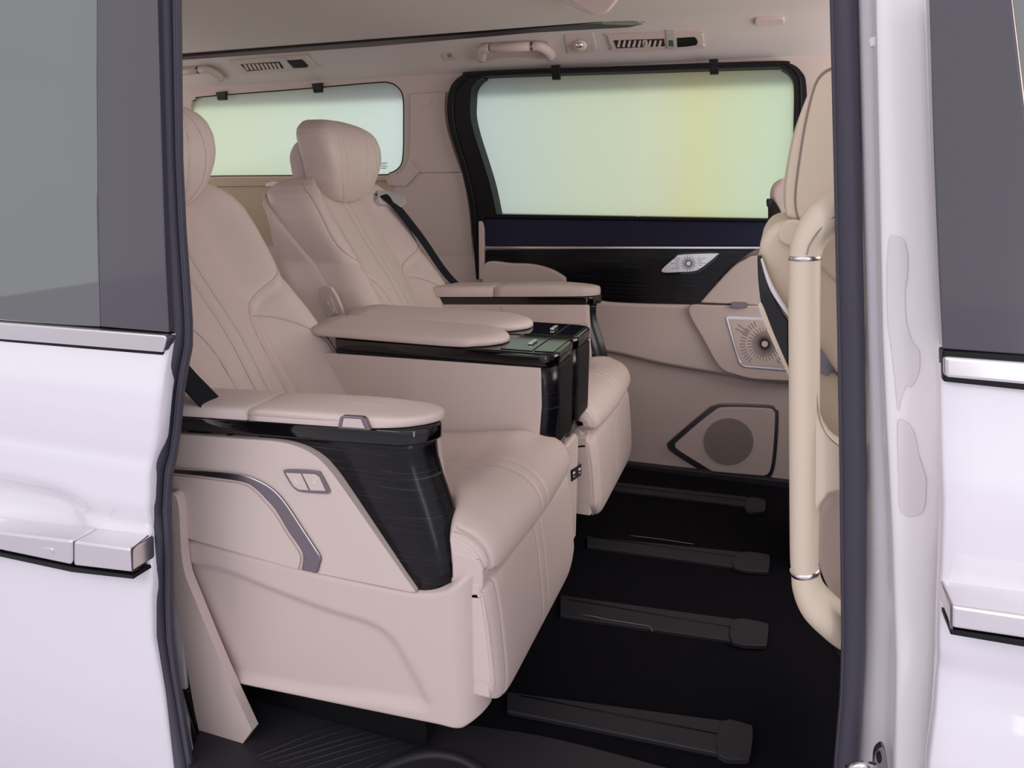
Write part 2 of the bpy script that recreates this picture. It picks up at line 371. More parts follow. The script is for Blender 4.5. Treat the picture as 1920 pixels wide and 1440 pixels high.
# little pull handle with starburst plate
hd = d3s('handle_bezel', [(1232, 511), (1246, 497), (1264, 480), (1276, 474), (1310, 472), (1342, 471), (1349, 477), (1343, 487), (1322, 505), (1306, 513), (1280, 515), (1240, 515)], 2.404, .02, M['gloss'], .0025)
d3s('handle_plate', [(1240, 509), (1266, 483), (1278, 477.5), (1342, 475), (1344, 479), (1317, 501), (1303, 508), (1280, 510)], 2.400, .01, M['chrome'], .002, par=hd)
def rays(nm, cu, cv, r0, r1, nr, y, m, par, clip=None, w=.35, asp=1.0):
    bm = bmesh.new()
    for i in range(nr):
        a = 2 * math.pi * i / nr; rr = r1 * (1 - .25 * (i % 2))
        ca, sa = math.cos(a), math.sin(a) * asp
        pts = [(cu + ca * r0 - sa * w, cv + sa * r0 + ca * w), (cu + ca * rr - sa * w, cv + sa * rr + ca * w), (cu + ca * rr + sa * w, cv + sa * rr - ca * w), (cu + ca * r0 + sa * w, cv + sa * r0 - ca * w)]
        if clip and not clip(cu + ca * rr, cv + sa * rr):
            continue
        q = [PY(*p, y) for p in pts]
        f = [bm.verts.new(p) for p in q]; b = [bm.verts.new(p + Vector((0, .001, 0))) for p in q]
        bm.faces.new(f); bm.faces.new(b[::-1])
        for k in range(4): bm.faces.new((f[k], f[(k + 1) % 4], b[(k + 1) % 4], b[k]))
    bmesh.ops.recalc_face_normals(bm, faces=bm.faces)
    me = bpy.data.meshes.new(nm); bm.to_mesh(me); bm.free()
    o = link(nm, me, m, par); o['kind'] = 'stuff'; return o
def dots(nm, cu, cv, R, y, m, par, asp=.93, pitch=4.2, rad=.00125):
    """sunflower of small raised studs on a round grille"""
    bm = bmesh.new(); n = int((R / pitch * 1.7) ** 2)
    for i in range(n):
        r = R * math.sqrt((i + .5) / n); a = i * 2.399963
        p = PY(cu + r * math.cos(a), cv + r * math.sin(a) * asp, y)
        vs = [bm.verts.new(p + Vector((rad * x, 0, rad * z))) for x, z in ((-1, 0), (0, -1), (1, 0), (0, 1))]
        tp = bm.verts.new(p + Vector((0, -.0008, 0)))
        for k in range(4): bm.faces.new((vs[k], vs[(k + 1) % 4], tp))
    me = bpy.data.meshes.new(nm); bm.to_mesh(me); bm.free()
    o = link(nm, me, m, par); o['kind'] = 'stuff'; return o
rays('plate_slots', 1291, 494, 4, 16, 36, 2.3995, M['grdark'], hd)
rays('plate_slots', 1291, 494, 18, 34, 40, 2.3995, M['grdark'], hd, clip=lambda u, v: 480 < v < 507 and u > 1250 + (507 - v) * .3 and u < 1345 - (v - 478) * .9)
# upper speaker
sp1 = d3s('upper_speaker', [(1359, 596, 'c'), (1362, 593, 'c'), (1367, 592, 'c'), (1520, 598, 'c'), (1520, 700, 'c'), (1398, 690, 'c'), (1390, 687, 'c'), (1384, 680, 'c')], 2.392, .02, M['chrome'], .003)
d3s('speaker_mesh', [(1366, 598, 'c'), (1520, 603, 'c'), (1520, 693, 'c'), (1400, 685), (1391, 678), (1381, 658)], 2.389, .008, M['plastic'], .002, par=sp1)
rays('sound_slots', 1434, 645, 6, 32, 60, 2.3885, M['grdark'], sp1, w=.4)
rays('sound_slots', 1434, 645, 36, 62, 90, 2.3885, M['grdark'], sp1, w=.4, clip=lambda u, v: 603 < v < 682 and u > 1372 + (v - 600) * .2)
# lower speaker
sp2 = d3s('lower_speaker', [(1251, 836), (1258, 824), (1325, 768), (1340, 760), (1360, 757), (1440, 760), (1455, 766), (1460, 780), (1456, 850), (1450, 885), (1440, 898), (1420, 899, 'c'), (1340, 890, 'c'), (1322, 888, 'c'), (1262, 850)], 2.432, .02, M['dchrome'], .006)
d3s('speaker_board', [(1266, 835), (1273, 826), (1335, 774), (1362, 765), (1438, 767), (1450, 772), (1453, 784), (1449, 850), (1443, 884), (1432, 892, 'c'), (1336, 884, 'c'), (1275, 846)], 2.424, .02, M['plastic'], .008, par=sp2, seg=5)
d3s('speaker_cone', [(1366 + 47 * math.cos(a * .3491), 828 + 44 * math.sin(a * .3491)) for a in range(18)], 2.4215, .008, M['grille'], .001, par=sp2)
dots('grille_studs', 1366, 828, 44, 2.4212, M['grdark'], sp2)
d3s('lock_switch', [(1371, 570), (1376, 567), (1398, 568), (1402, 572), (1397, 578), (1373, 577)], 2.385, .012, M['dchrome'], .001)
# black kick strip at the foot of the door
kb = struct(slab('baseboard_far', [PY(u, v, 2.42) for u, v in ((1000, 850), (1180, 868), (1480, 903), (1640, 925), (1640, 965), (1480, 935), (1180, 893), (1000, 872))], (0, .04, 0), M['mat_rubber'], None, .006))

# ------------------------------------------------------------------ overhead fittings on the far side
NC = (0, 1, 1.75); CC = 4.744
def PC(u, v, off=0.0): return onP(u, v, NC, CC - off)
CN = Vector((0, -1, -1.75)).normalized()
def cslab(nm, pts, off, thick, m, par=None, bv=.002, n=4, seg=3):
    return slab(nm, [PC(*p[:2], off) for p in ctr(pts, n)], -CN * thick, m, par, bv, seg=seg)
rail = empty('ceiling_light_strip', (0, 0, 0), 'dark ceiling strip ending in a chrome blade above the far windows', 'trim strip')
slab('strip_body', [PC(u, v, .03) for u, v in ((300, 108), (600, 84), (900, 60), (1140, 39), (1195, 38), (1209, 45), (1180, 52), (1000, 62), (700, 88), (300, 116))], -CN * .012, M['dchrome'], rail, .002)
slab('chrome_blade', [PC(u, v, .034) for u, v in ((1130, 40), (1190, 38.5), (1208, 45), (1185, 47), (1130, 46))], -CN * .004, M['chrome'], rail, .001)
slab('shadow_gap', [PC(u, v, .036) for u, v in ((300, 106.5), (600, 82.5), (900, 58.5), (1130, 40), (1130, 42), (900, 62.5), (600, 86), (300, 110))], -CN * .005, M['black'], rail, .0005)

def vent(pts, slots, lever, sw, label):
    r = empty('air_vent', (0, 0, 0), label, 'air vent', 'roof air vents on the far side')
    cslab('bezel', pts, .016, .02, M['plastic'], r, .004)
    cslab('louvre_well', slots[0], .0175, .006, M['grdark'], r, .0005)
    for q in slots[1]:
        cslab('louvre', q, .022, .006, M['plastic'], r, .0006, n=1)
    cslab('thumb_wheel', lever, .023, .01, M['steel'], r, .001, n=1)
    cslab('switch_panel', sw, .019, .006, M['black'], r, .001, n=2)
    return r
lv = [[(1160 + i * 9.6, 77, 'c'), (1164 + i * 9.6, 77, 'c'), (1161.5 + i * 9.6, 89, 'c'), (1156.5 + i * 9.6, 88, 'c')] for i in range(9)]
v1 = vent([(1140, 68), (1148, 65), (1305, 60), (1316, 64), (1318, 84), (1308, 91), (1160, 96), (1148, 90)], ([(1150, 76, 'c'), (1245, 73, 'c'), (1247, 87, 'c'), (1156, 91, 'c')], lv), [(1249, 61, 'c'), (1264, 61, 'c'), (1266, 91, 'c'), (1251, 92, 'c')], [(1269, 72, 'c'), (1302, 70, 'c'), (1306, 74), (1306, 85), (1270, 89, 'c')], 'roof air vent above the big frosted window, with black switch panel')
cslab('wheel_button', [(1253, 76, 'c'), (1262, 76, 'c'), (1263, 87, 'c'), (1254, 87, 'c')], .0245, .003, M['gloss'], v1, .0006, n=1)
cslab('louvre_tab', [(1205, 77), (1213, 77), (1214, 88), (1208, 91), (1205, 86)], .022, .01, M['plastic'], v1, .001, n=2)
lv2 = [[(456 + i * 7.6, 121.5 - i * .3, 'c'), (461 + i * 7.6, 121.5 - i * .3, 'c'), (467 + i * 7.6, 132 - i * .3, 'c'), (462.5 + i * 7.6, 132 - i * .3, 'c')] for i in range(9)]
v2 = vent([(437, 118), (441, 114), (566, 104), (575, 107), (591, 124), (590, 129), (465, 140), (457, 137)], ([(451, 121, 'c'), (524, 116, 'c'), (532, 128, 'c'), (463, 134, 'c')], lv2), [(519, 110, 'c'), (533, 109, 'c'), (549, 130, 'c'), (537, 131, 'c')], [(538, 114, 'c'), (566, 112, 'c'), (578, 124), (574, 127, 'c'), (551, 128, 'c')], 'roof air vent above the rear quarter window, near the left edge of the opening')
# folding grab handles
def grab(bar, foot_l, foot_r, ring, label, rad):
    r = empty('grab_handle', (0, 0, 0), label, 'grab handle', 'roof grab handles on the far side')
    tube('grip', [PC(*p, .045) for p in bar], rad, M['plastic'], r, n=14)
    for f in (foot_l, foot_r):
        if f: tube('foot', [PC(u, v, o) for u, v, o in cr(f, False, 5)], [rad * (1.0 + .25 * k / 15) for k in range(5 * (len(f) - 1) + 1)], M['plastic'], r, n=14)
    tube('chrome_ring', [PC(*p, .045) for p in ring], rad * 1.06, M['dchrome'], r, n=14)
    return r
gh = grab([(921, 90), (955, 88.5), (997, 86.5)], [(917, 90, .045), (909, 91, .040), (904, 97, .026), (903, 109, .012)], [(999, 86.5, .045), (1012, 87, .042), (1027, 95, .028), (1033, 106, .012)], [(996, 86.6), (999, 86.4)], 'beige roof grab handle above the left end of the big window', .0125)
cslab('handle_recess', [(898, 84), (915, 78), (1015, 75), (1030, 82), (1042, 104), (1036, 112), (960, 108), (902, 115), (895, 105)], .005, .01, M['plastic'], gh, .004)
gh2 = grab([(300, 137), (350, 134), (372, 131)], None, [(374, 131, .045), (388, 131, .042), (404, 138, .028), (413, 146, .012)], [(371, 131.2), (374, 131)], 'beige roof grab handle at far left of the cabin, half hidden by the open door', .0125)
# reading-lamp ball, small pads
rl = empty('reading_lamp', (0, 0, 0), 'small round swivel lamp in a square beige bezel on the roof lining', 'lamp')
cslab('bezel', [(1059, 70), (1064, 66), (1106, 63), (1113, 67), (1118, 92), (1113, 97), (1070, 100), (1063, 96)], .010, .012, M['plastic'], rl, .003)
def disc(nm, cu, cv, R, fn, m, par, rows=8):
    c = fn(cu, cv); rr = []
    for i in range(rows + 1):
        a = math.pi / 2 * i / rows
        rr.append([c + Vector((R * math.cos(a) * math.cos(b), 0, 0)) + Vector((0, -1.75, 1)).normalized() * (R * math.cos(a) * math.sin(b)) + CN * (R * .8 * math.sin(a)) for b in [2 * math.pi * k / 20 for k in range(20)]])
    return grid(nm, rr, m, par, cu=True)
disc('socket', 1088, 84, .021, lambda u, v: PC(u, v, .013), M['plastic'], rl)
disc('lamp_ball', 1087, 85, .013, lambda u, v: PC(u, v, .030), M['chrome'], rl)
mic = tag(cslab('roof_button', [(828, 99), (846, 96.5), (852, 102), (853, 111), (836, 113.5), (831, 110)], .008, .01, M['plastic'], None, .002), 'small beige slotted roof button between the two grab handles', 'button')
cslab('button_slots', [(838, 101, 'c'), (846, 100, 'c'), (847, 107, 'c'), (840, 108, 'c')], .0085, .004, M['seam'], mic, .0005, n=1)
tag(slab('roof_hook', [PC(u, v, .02) for u, v in ctr([(1416, 40), (1422, 36), (1464, 35), (1470, 39), (1469, 46), (1462, 48), (1422, 49), (1417, 46)], 3)], -CN * .02, M['plastic'], None, .003), 'flat beige coat hook on the roof lining at upper right', 'hook')
mon = empty('roof_screen', (0, 0, 0), 'pale folded ceiling screen hanging down at the top edge of the picture', 'screen')
PR = lambda u, v, y: PY(u, v, y)
slab('screen_case', [PY(u, v, 1.95) for u, v in ((1050, -30), (1062, 0), (1080, 12), (1108, 28), (1122, 31), (1140, 24), (1156, 4), (1175, -30))], (0, .10, .045), M['plastic'], mon, .008, seg=4)
slab('screen_frame', [PY(u, v, 1.945) for u, v in ((1052, -30), (1064, -2), (1082, 8), (1109, 24), (1118, 28), (1112, 29), (1080, 15), (1058, 2), (1044, -30))], (0, .012, 0), M['chrome'], mon, .002)

# ------------------------------------------------------------------ floor fittings
def rail_cover(pts, cap, label, line):
    r = empty('seat_rail_cover', (0, 0, 0), label, 'floor rail', 'seat rails across the floor')
    slab('cover_strip', [PZ(u, v, .010) for u, v in pts], (0, 0, -.012), M['mat_rubber'], r, .003)
    slab('end_cap', [PZ(u, v, .014) for u, v in ctr(cap, 3)], (0, 0, -.012), M['mat_rubber'], r, .003)
    if line: tube('centre_slot', [PZ(u, v, .0105) for u, v in line], .0012, M['black'], r, n=6)
    return r
rail_cover([(1150, 903), (1400, 931), (1402, 948), (1150, 918)], [(1398, 933), (1430, 935), (1436, 942), (1434, 956), (1424, 959), (1399, 957)], 'floor rail farthest from the door opening, beside the far wall', [(1150, 910), (1398, 938)])
rail_cover([(1100, 1005), (1388, 1034), (1378, 1062), (1100, 1023)], [(1386, 1035), (1436, 1038), (1444, 1046), (1442, 1066), (1434, 1071), (1376, 1063)], 'floor rail second from the far wall, in front of the far seat', [(1110, 1007), (1386, 1044)])
rail_cover([(1050, 1115), (1378, 1160), (1372, 1201), (1050, 1153)], [(1376, 1160), (1432, 1166), (1441, 1174), (1438, 1204), (1430, 1210), (1372, 1202)], 'floor rail third from the far wall, between the two leg rests', [(1066, 1124), (1374, 1176)])
rail_cover([(950, 1296), (1356, 1350), (1348, 1412), (950, 1332)], [(1354, 1351), (1402, 1357), (1412, 1367), (1408, 1412), (1398, 1423), (1346, 1414)], 'floor rail nearest to the door opening, in front of the near seat', [(975, 1304), (1352, 1377)])
# torn carpet edges beside the rails
for pts, lab in (([(1180, 1004), (1198, 1006), (1240, 1011), (1285, 1018), (1300, 1020)], 'pale frayed carpet thread along the second rail from the far wall'), ([(1090, 1152), (1120, 1157), (1130, 1160), (1180, 1168), (1218, 1174), (1224, 1184)], 'pale frayed carpet thread along the third rail from the far wall')):
    tag(tube('loose_thread', [PZ(u, v, .012 + .003 * (i % 2)) for i, (u, v) in enumerate(pts)], .0008, M['seam'], None, n=5), lab, 'thread')
# ribbed step plate
st = empty('step_plate', (0, 0, 0), 'black ribbed step plate in the door opening below the near seat', 'step')
slab('plate', [PZ(u, v, .004) for u, v in ctr([(400, 1290, 'c'), (660, 1330), (900, 1360), (1050, 1385), (1260, 1440, 'c'), (1330, 1560, 'c'), (330, 1560, 'c'), (350, 1440)], 4)], (0, 0, -.03), M['mat_rubber'], st, .004)
ribs = [((477, 1420), (668, 1345)), ((486, 1424), (735, 1340)), ((500, 1428), (790, 1345)), ((520, 1432), (800, 1352)), ((545, 1436), (812, 1360)), ((575, 1440), (815, 1372)), ((610, 1448), (812, 1381)), ((650, 1456), (810, 1392))]
for a, b in ribs:
    tube('rib', [PZ(*a, .0045), PZ((a[0] + b[0]) / 2, (a[1] + b[1]) / 2 - 2, .0045), PZ(*b, .0045)], .0016, M['mat_rubber'], st, n=6)
tube('step_edge', [PZ(u, v, .004) for u, v in cr([(660, 1475), (700, 1450), (750, 1428), (800, 1416), (850, 1420), (890, 1438), (920, 1465), (930, 1500)], False, 5)], .010, M['mat_rubber'], st, n=8)

# ------------------------------------------------------------------ the two captain seats
def creases(T, Z, curves):
    """grooves (negative) and ridges along polylines given in (t, z)"""
    D = np.zeros(T.shape)
    for poly, wd, dp in curves:
        d = seg_dist(T, Z, poly); D -= dp * np.exp(-(d / wd) ** 2)
    return D
def ring_loft(name, S, zs, front, back, half, m, parent, K=121, Kb=20, n=3.0, dent=None, rim=.0):
    """closed body of horizontal rings. front(t,z), back(t,z): x of the two skins on the centre plane; half(z): half width"""
    rows = []
    for z in zs:
        w = half(z); row = []
        for k in range(K):
            a = -math.pi / 2 + math.pi * k / (K - 1); t = w * math.sin(a)
            row.append([t, z, 1])
        for k in range(1, Kb - 1):
            a = math.pi / 2 - math.pi * k / (Kb - 1); t = w * math.sin(a)
            row.append([t, z, 0])
        rows.append(row)
    A = np.array(rows); T, Z, Fr = A[..., 0], A[..., 1], A[..., 2]
    D = dent(T, Z) if dent else np.zeros(T.shape)
    out = []
    for i, z in enumerate(zs):
        w = half(z); row = []
        for j in range(A.shape[1]):
            t = T[i, j]; q = min(1, abs(t) / max(w, 1e-6))
            e = (1 - q ** n) ** (1 / n)
            xf, xb = front(t, z), back(t, z); xm = (xf + xb) / 2 * .5 + xb * .5
            if Fr[i, j]: x = xm + (xf - xm) * e + D[i, j] * e
            else: x = xm + (xb - xm) * e
            row.append(S(x, t, z))
        out.append(row)
    o = grid(name, out, m, parent, cu=True, caps=True)
    def at(t, z, lift=0):
        w = half(z); q = min(1, abs(t) / max(w, 1e-6)); e = (1 - q ** n) ** (1 / n)
        xf, xb = front(t, z), back(t, z); xm = (xf + xb) / 4 + xb / 2
        d = dent(np.array([t]), np.array([z]))[0] if dent else 0
        return S(xm + (xf - xm) * e + d * e + lift, t, z)
    o_at[name] = at
    return o
o_at = {}
def pad(name, S, path, wid, m, parent, r=.03, K=61, q=2.5, ref=None, dents=None, bump=None, n=8, q2=2.0, ends=6):
    """upholstered pad: skin swept along path (x, z), rounded towards both sides"""
    P = cr([tuple(p) for p in path], False, n); N = len(P)
    nr = []
    for i in range(N):
        a, b = P[max(0, i - 1)], P[min(N - 1, i + 1)]; tx, tz = b[0] - a[0], b[1] - a[1]; L = math.hypot(tx, tz) or 1
        nr.append((-tz / L, tx / L))
    sgn = 1
    X = np.zeros((N, K)); Zz = np.zeros((N, K)); T = np.zeros((N, K)); E = np.zeros((N, K))
    for i in range(N):
        s = i / (N - 1); t0, t1 = wid(P[i][0], P[i][1], s)
        for k in range(K):
            a = math.sin(math.pi / 2 * (-1 + 2 * k / (K - 1))); T[i, k] = (t0 + t1) / 2 + a * (t1 - t0) / 2
            e = r * (1 - max(0, 1 - abs(a) ** (q * max(1, (t1 - t0) / 2 / r) ** .5 * 1.6)) ** (1 / q2)); E[i, k] = -e
            if bump: E[i, k] += bump(T[i, k], s, P[i][0], P[i][1])
    ss = np.linspace(0, 1, N)[:, None] * np.ones((1, K))
    if dents:
        E += creases(T, ss, dents)
    rows = []; uvs = []; arc = 0
    for i in range(N):
        if i: arc += math.hypot(P[i][0] - P[i - 1][0], P[i][1] - P[i - 1][1])
        row = [(P[i][0] + nr[i][0] * E[i, k], T[i, k], P[i][1] + nr[i][1] * E[i, k]) for k in range(K)]
        if ref:
            rx, rz = ref(P[i][0], P[i][1])
            def ends_(pt, rev):
                L = [(pt[0] + (rx - pt[0]) * j / ends, pt[1], pt[2] + (rz - pt[2]) * j / ends) for j in range(1, ends + 1)]
                return L[::-1] if rev else L
            row = ends_(row[0], True) + row + ends_(row[-1], False)
        rows.append([S(*p) for p in row]); uvs.append([(p[1], arc) for p in row])
    o = grid(name, rows, m, parent, caps=False, uv=uvs)
    if ref and m is M['perf']:
        o.data.materials.append(M['leather']); KK = len(rows[0]) - 1
        for i, p in enumerate(o.data.polygons):
            j = i % KK
            if j < ends + 3 or j > KK - ends - 4: p.material_index = 1
    return o

BX = lambda z: -.945 - .60 * (z - .605)                 # centre line of the backrest skin
HALF = [(.42, .225), (.54, .232), (.62, .250), (.72, .236), (.79, .216), (.86, .226), (.90, .229), (.94, .225), (.965, .212), (.985, .190), (.998, .16), (1.008, .12)]
def make_seat(label, yc, so, zlift, padk):
    S = lambda x, t, z: Vector((x, yc + so * t, z))
    L = M['leather']
    root = empty('captain_seat', (0, 0, 0), label, 'seat', 'second row captain seats')
    root.location = (-.7, yc, .1)
    def fix(o):
        o.matrix_parent_inverse = Matrix.Translation(-root.location); return o
    # --- backrest
    def front(t, z):
        w = lerp(HALF, z); q = abs(t) / w
        amp = lerp([(.5, .062), (.65, .078), (.8, .066), (.95, .064), (1.0, .055)], z)
        top = -.035 * max(0, (z - .955) / .053) ** 2.2
        lum = .012 * math.exp(-((z - .70) / .09) ** 2) * (1 - min(1, (t / .1) ** 2))
        return BX(z) + amp * smooth01(.40, .92, q) + top + lum
    def backf(t, z): return BX(z) - .112 + .065 * max(0, (z - .955) / .053) ** 2.2
    st = .0165
    sm = lambda pts: cr(pts, False, 8)
    ins = sm([(.14, 1.004), (.182, .985), (.203, .955), (.211, .90), (.211, .85), (.197, .812), (.155, .785), (.125, .765), (.098, .742), (.078, .72), (.067, .69), (.063, .65), (.062, .60), (.062, .52)])
    ins2 = sm([(.205, .80), (.165, .770), (.125, .745), (.101, .72), (.086, .69), (.079, .65), (.075, .60), (.075, .52)])
    arc = sm([(.092, .722), (.125, .716), (.157, .702), (.185, .68), (.203, .655), (.211, .62), (.208, .58), (.198, .52)])
    cv = [([(st, 1.0), (st, .5)], .003, .006), ([(-st, 1.0), (-st, .5)], .003, .006)]
    for sg in (1, -1):
        mir = lambda L: [(sg * a, b) for a, b in L]
        cv += [(mir(ins), .0024, .0045), (mir(ins2), .007, .004), (mir(arc), .0024, .0045)]
        cv += [(mir(sm([(.116, .90), (.150, .86), (.160, .80), (.115, .74), (.06, .69)])), .02, .002)]
    zs = [.44 + (1.008 - .44) * (i / 150) for i in range(151)] + [1.0095, 1.0105]
    def half(z): return lerp(HALF, z) if z < 1.008 else lerp([(1.008, .11), (1.0105, .03)], z)
    b = fix(ring_loft('backrest', S, zs, front, backf, half, L, root, K=181, n=5, dent=lambda T, Z: creases(T, Z, cv)))
    at = o_at['backrest']
    for sg in (1, -1):
        for cvp in (ins[3:], arc[1:], [(st, .99 - .02 * k) for k in range(25)]):
            tube('piping', [at(sg * a, z, .0019) for a, z in cvp], .0011, M['thread'], b, n=6)
    # rear shell of the backrest, a harder panel wrapping its back and sides
    def sh_half(z): return lerp([(.42, .230), (.54, .237), (.62, .255), (.72, .242), (.79, .224), (.86, .233), (.90, .236), (.94, .228), (.96, .20)], z)
    def sh_front(t, z): return BX(z) - .012 - .31 * max(0, z - .665)
    def sh_back(t, z): return BX(z) - .175 + .06 * smooth01(.78, .93, z)
    fix(ring_loft('back_shell', S, [.42 + .545 * i / 40 for i in range(41)], sh_front, sh_back, sh_half, M['plastic'], root, K=41, n=9))
    # seat-back switch on the inboard flank
    tt = -.262
    def on_flank(x, z, t=tt): return S(x, t, z)
    a = fix(slab('recline_switch', [on_flank(*p) for p in ctr([(-1.085, .722), (-1.045, .735), (-1.012, .660), (-1.045, .637)], 3)], Vector((0, so * .012, 0)), M['plastic'], root, .0015))
    a2 = slab('switch_button', [on_flank(*p, tt - .003) for p in ((-1.064, .707, ), (-1.046, .712), (-1.028, .668), (-1.046, .662))], Vector((0, so * .006, 0)), M['plastic'], a, .001)
    a3 = slab('switch_symbol', [on_flank(*p, tt - .0036) for p in ((-1.056, .700), (-1.052, .701), (-1.050, .692), (-1.054, .691))], Vector((0, so * .001, 0)), M['white'], a, 0)
    a4 = slab('switch_symbol', [on_flank(*p, tt - .0036) for p in ((-1.042, .682), (-1.038, .683), (-1.036, .673), (-1.040, .672))], Vector((0, so * .001, 0)), M['white'], a, 0)
    # --- headrest
    HX = lambda z: -1.146 - .35 * (z - 1.05)
    def hh(z):
        tb = [(.940, .055), (.946, .072), (.96, .092), (.98, .108), (1.0, .120), (1.03, .133), (1.06, .142), (1.09, .145), (1.115, .140), (1.130, .131), (1.142, .112), (1.152, .085), (1.158, .05)]
        return lerp(tb, z)
    HF = cr([(.935, -1.138), (.955, -1.121), (.98, -1.109), (1.01, -1.102), (1.05, -1.099), (1.09, -1.105), (1.12, -1.117), (1.145, -1.143), (1.16, -1.178)], False, 6)
    def hf(t, z): return lerp(HF, z) + 1.25 * t * t - 6 * max(0, abs(t) - .12) ** 2
    def hb(t, z): return lerp(HF, z) - .103 + .045 * max(0, (z - 1.10) / .058) ** 2 + .03 * max(0, (1.0 - z) / .06)
    hc = []
    for sg in (1, -1):
        hc += [([(sg * a, b) for a, b in sm([(.066, 1.158), (.058, 1.10), (.050, 1.04), (.043, .98), (.036, .94)])], .0022, .004)]
        hc += [([(sg * a, b) for a, b in sm([(.060, 1.158), (.084, 1.11), (.092, 1.05), (.080, .99), (.040, .942)])], .0022, .0035)]
    hz = [.940 + .218 * i / 90 for i in range(91)]
    h = fix(ring_loft('headrest', S, hz, hf, hb, hh, L, root, K=121, n=4.2, dent=lambda T, Z: creases(T, Z, hc)))
    at = o_at['headrest']
    for sg in (1, -1):
        for k_, lim in ((0, 1.150), (1, 1.150)):
            cvp = hc[(0 if sg == 1 else 2) + k_][0]
            tube('piping', [at(t, z, .0008) for t, z in cvp if .943 < z < lim], .0010, M['thread'], h, n=6)
    def rh(z): return lerp([(.93, .075), (.96, .098), (1.0, .118), (1.05, .128), (1.09, .120), (1.12, .09), (1.13, .05)], z)
    rc = ring_loft('rear_cushion', S, [.93 + .2 * i / 40 for i in range(41)], lambda t, z: -1.18, lambda t, z: -1.248 + .04 * smooth01(1.06, 1.13, z), rh, L, h, K=41, n=2.6)
    # --- seat cushion
    path = [(-1.00, .470), (-.80, .468), (-.60, .478), (-.50, .492), (-.44, .499), (-.405, .496), (-.372, .482), (-.352, .458), (-.346, .432), (-.355, .414), (-.385, .408), (-.43, .410), (-.48, .412)]
    def cw(x, z, s):
        e = smooth01(-.460, -.412, x)
        return (-.182 - .060 * e, .160 + .080 * e)
    def cb(t, s, x, z):
        return .016 * smooth01(.06, .16, abs(t)) * (1 - smooth01(-.46, -.40, x)) + .006 * (1 - min(1, (t / .17) ** 2)) * smooth01(-.5, -.42, x)
    cd_ = [([(st, .0), (st, 1)], .0024, .004), ([(-st, 0), (-st, 1)], .0024, .004), ([(.226, .4), (.228, 1)], .0026, .0035), ([(-.226, .4), (-.228, 1)], .0026, .0035)]
    cu = fix(pad('cushion', S, path, cw, M['perf'], root, r=.035, K=181, dents=cd_, bump=cb, n=14, ref=lambda x, z: (min(x, -.41), .425)))
    for sg in (1, -1):
        pp = [(-.415, .482), (-.40, .480), (-.385, .474), (-.365, .455), (-.358, .434), (-.366, .420)]
        stitches('cushion_stitching', [S(x, sg * .236, z) for x, z in cr(pp, False, 6)], M['thread'], cu)
    # --- leg rest
    lp = [(-.402, .395), (-.384, .404), (-.362, .400), (-.353, .385), (-.345, .33), (-.339, .27), (-.336, .22), (-.341, .188), (-.362, .178), (-.42, .176)]
    def lw(x, z, s):
        k = .030 * (1 - smooth01(.180, .235, z))
        return (-.243 + k, .243 - k * .3)
    ld = [([(st, 0), (st, 1)], .0024, .004), ([(-st, 0), (-st, 1)], .0024, .004), ([(.213, 0), (.213, 1)], .0024, .0035), ([(-.213, 0), (-.213, 1)], .0024, .0035)]
    lr = fix(pad('leg_rest', S, lp, lw, M['perf'], root, r=.022, K=181, dents=ld, n=10, ref=lambda x, z: (-.42, max(.21, min(.372, z)))))
    for sg in (1, -1):
        pp = [(-.375, .397), (-.366, .38), (-.357, .33), (-.351, .27), (-.348, .22), (-.352, .20)]
        stitches('leg_rest_stitching', [S(x, sg * .2405, z) for x, z in cr(pp, False, 6)], M['thread'], lr)
    box_ = lambda nm, lo, hi, m, p, bv: fix(box(nm, (lo[0], min(yc + so * lo[1], yc + so * hi[1]), lo[2]), (hi[0], max(yc + so * lo[1], yc + so * hi[1]), hi[2]), m, p, bv))
    slab('leg_rest_core', [S(x, .2425, z) for x, z in ((-.405, .20), (-.356, .20), (-.371, .36), (-.371, .403), (-.405, .403))], Vector((0, -so * .485, 0)), L, lr, .003)
    # --- side base shell (outboard), with a raised rim round a shallow hollow
    def XZ0(u, v, d):
        p = PY(u, v, 1.148 - d); return (p.x, p.z)
    def tr0(pts, d, n=5):
        return cr([((*XZ0(p[0], p[1], d), 'c') if p[-1] == 'c' else XZ0(p[0], p[1], d)) for p in pts], True, n)
    hollow = [XZ0(u, v, .262) for u, v in cr([(200, 1030), (339, 1054), (420, 1070), (500, 1102), (600, 1140), (680, 1165), (715, 1182), (740, 1207), (770, 1257), (797, 1310), (799, 1325), (780, 1330), (700, 1317), (560, 1300), (300, 1245), (200, 1220)], True, 5)]
    def in_h(x, z):
        c = False
        for (ax, az), (bx, bz) in zip(hollow, hollow[1:] + hollow[:1]):
            if (az > z) != (bz > z) and x < (bx - ax) * (z - az) / (bz - az) + ax: c = not c
        return c
    zt = lambda x: lerp([(-1.2, .398), (-.93, .391), (-.65, .3775), (-.52, .376), (-.47, .378), (-.44, .385), (-.42, .393), (-.40, .407), (-.385, .420), (-.36, .428)], x)
    zb = lambda x: lerp([(-1.2, .10), (-.853, .111), (-.60, .128), (-.44, .139), (-.40, .139), (-.378, .150), (-.355, .162)], x)
    plan_ = [(-1.2 + .78 * k / 90, .262, 0, 1) for k in range(91)]
    plan_ += [(-.42 + .050 * math.sin(a), .200 + .062 * math.cos(a), math.sin(a), math.cos(a)) for a in [math.pi / 2 * k / 14 for k in range(1, 15)]]
    plan_ += [(-.372, .200 - .06 * k / 10, 1, 0) for k in range(1, 11)]
    rows = []; NK = 56
    hp = hollow + hollow[:1]
    X_ = np.array([[p[0] for p in plan_]] * (NK + 1)); Z_ = np.array([[zb(p[0]) + (zt(p[0]) - zb(p[0])) * k / NK for p in plan_] for k in range(NK + 1)])
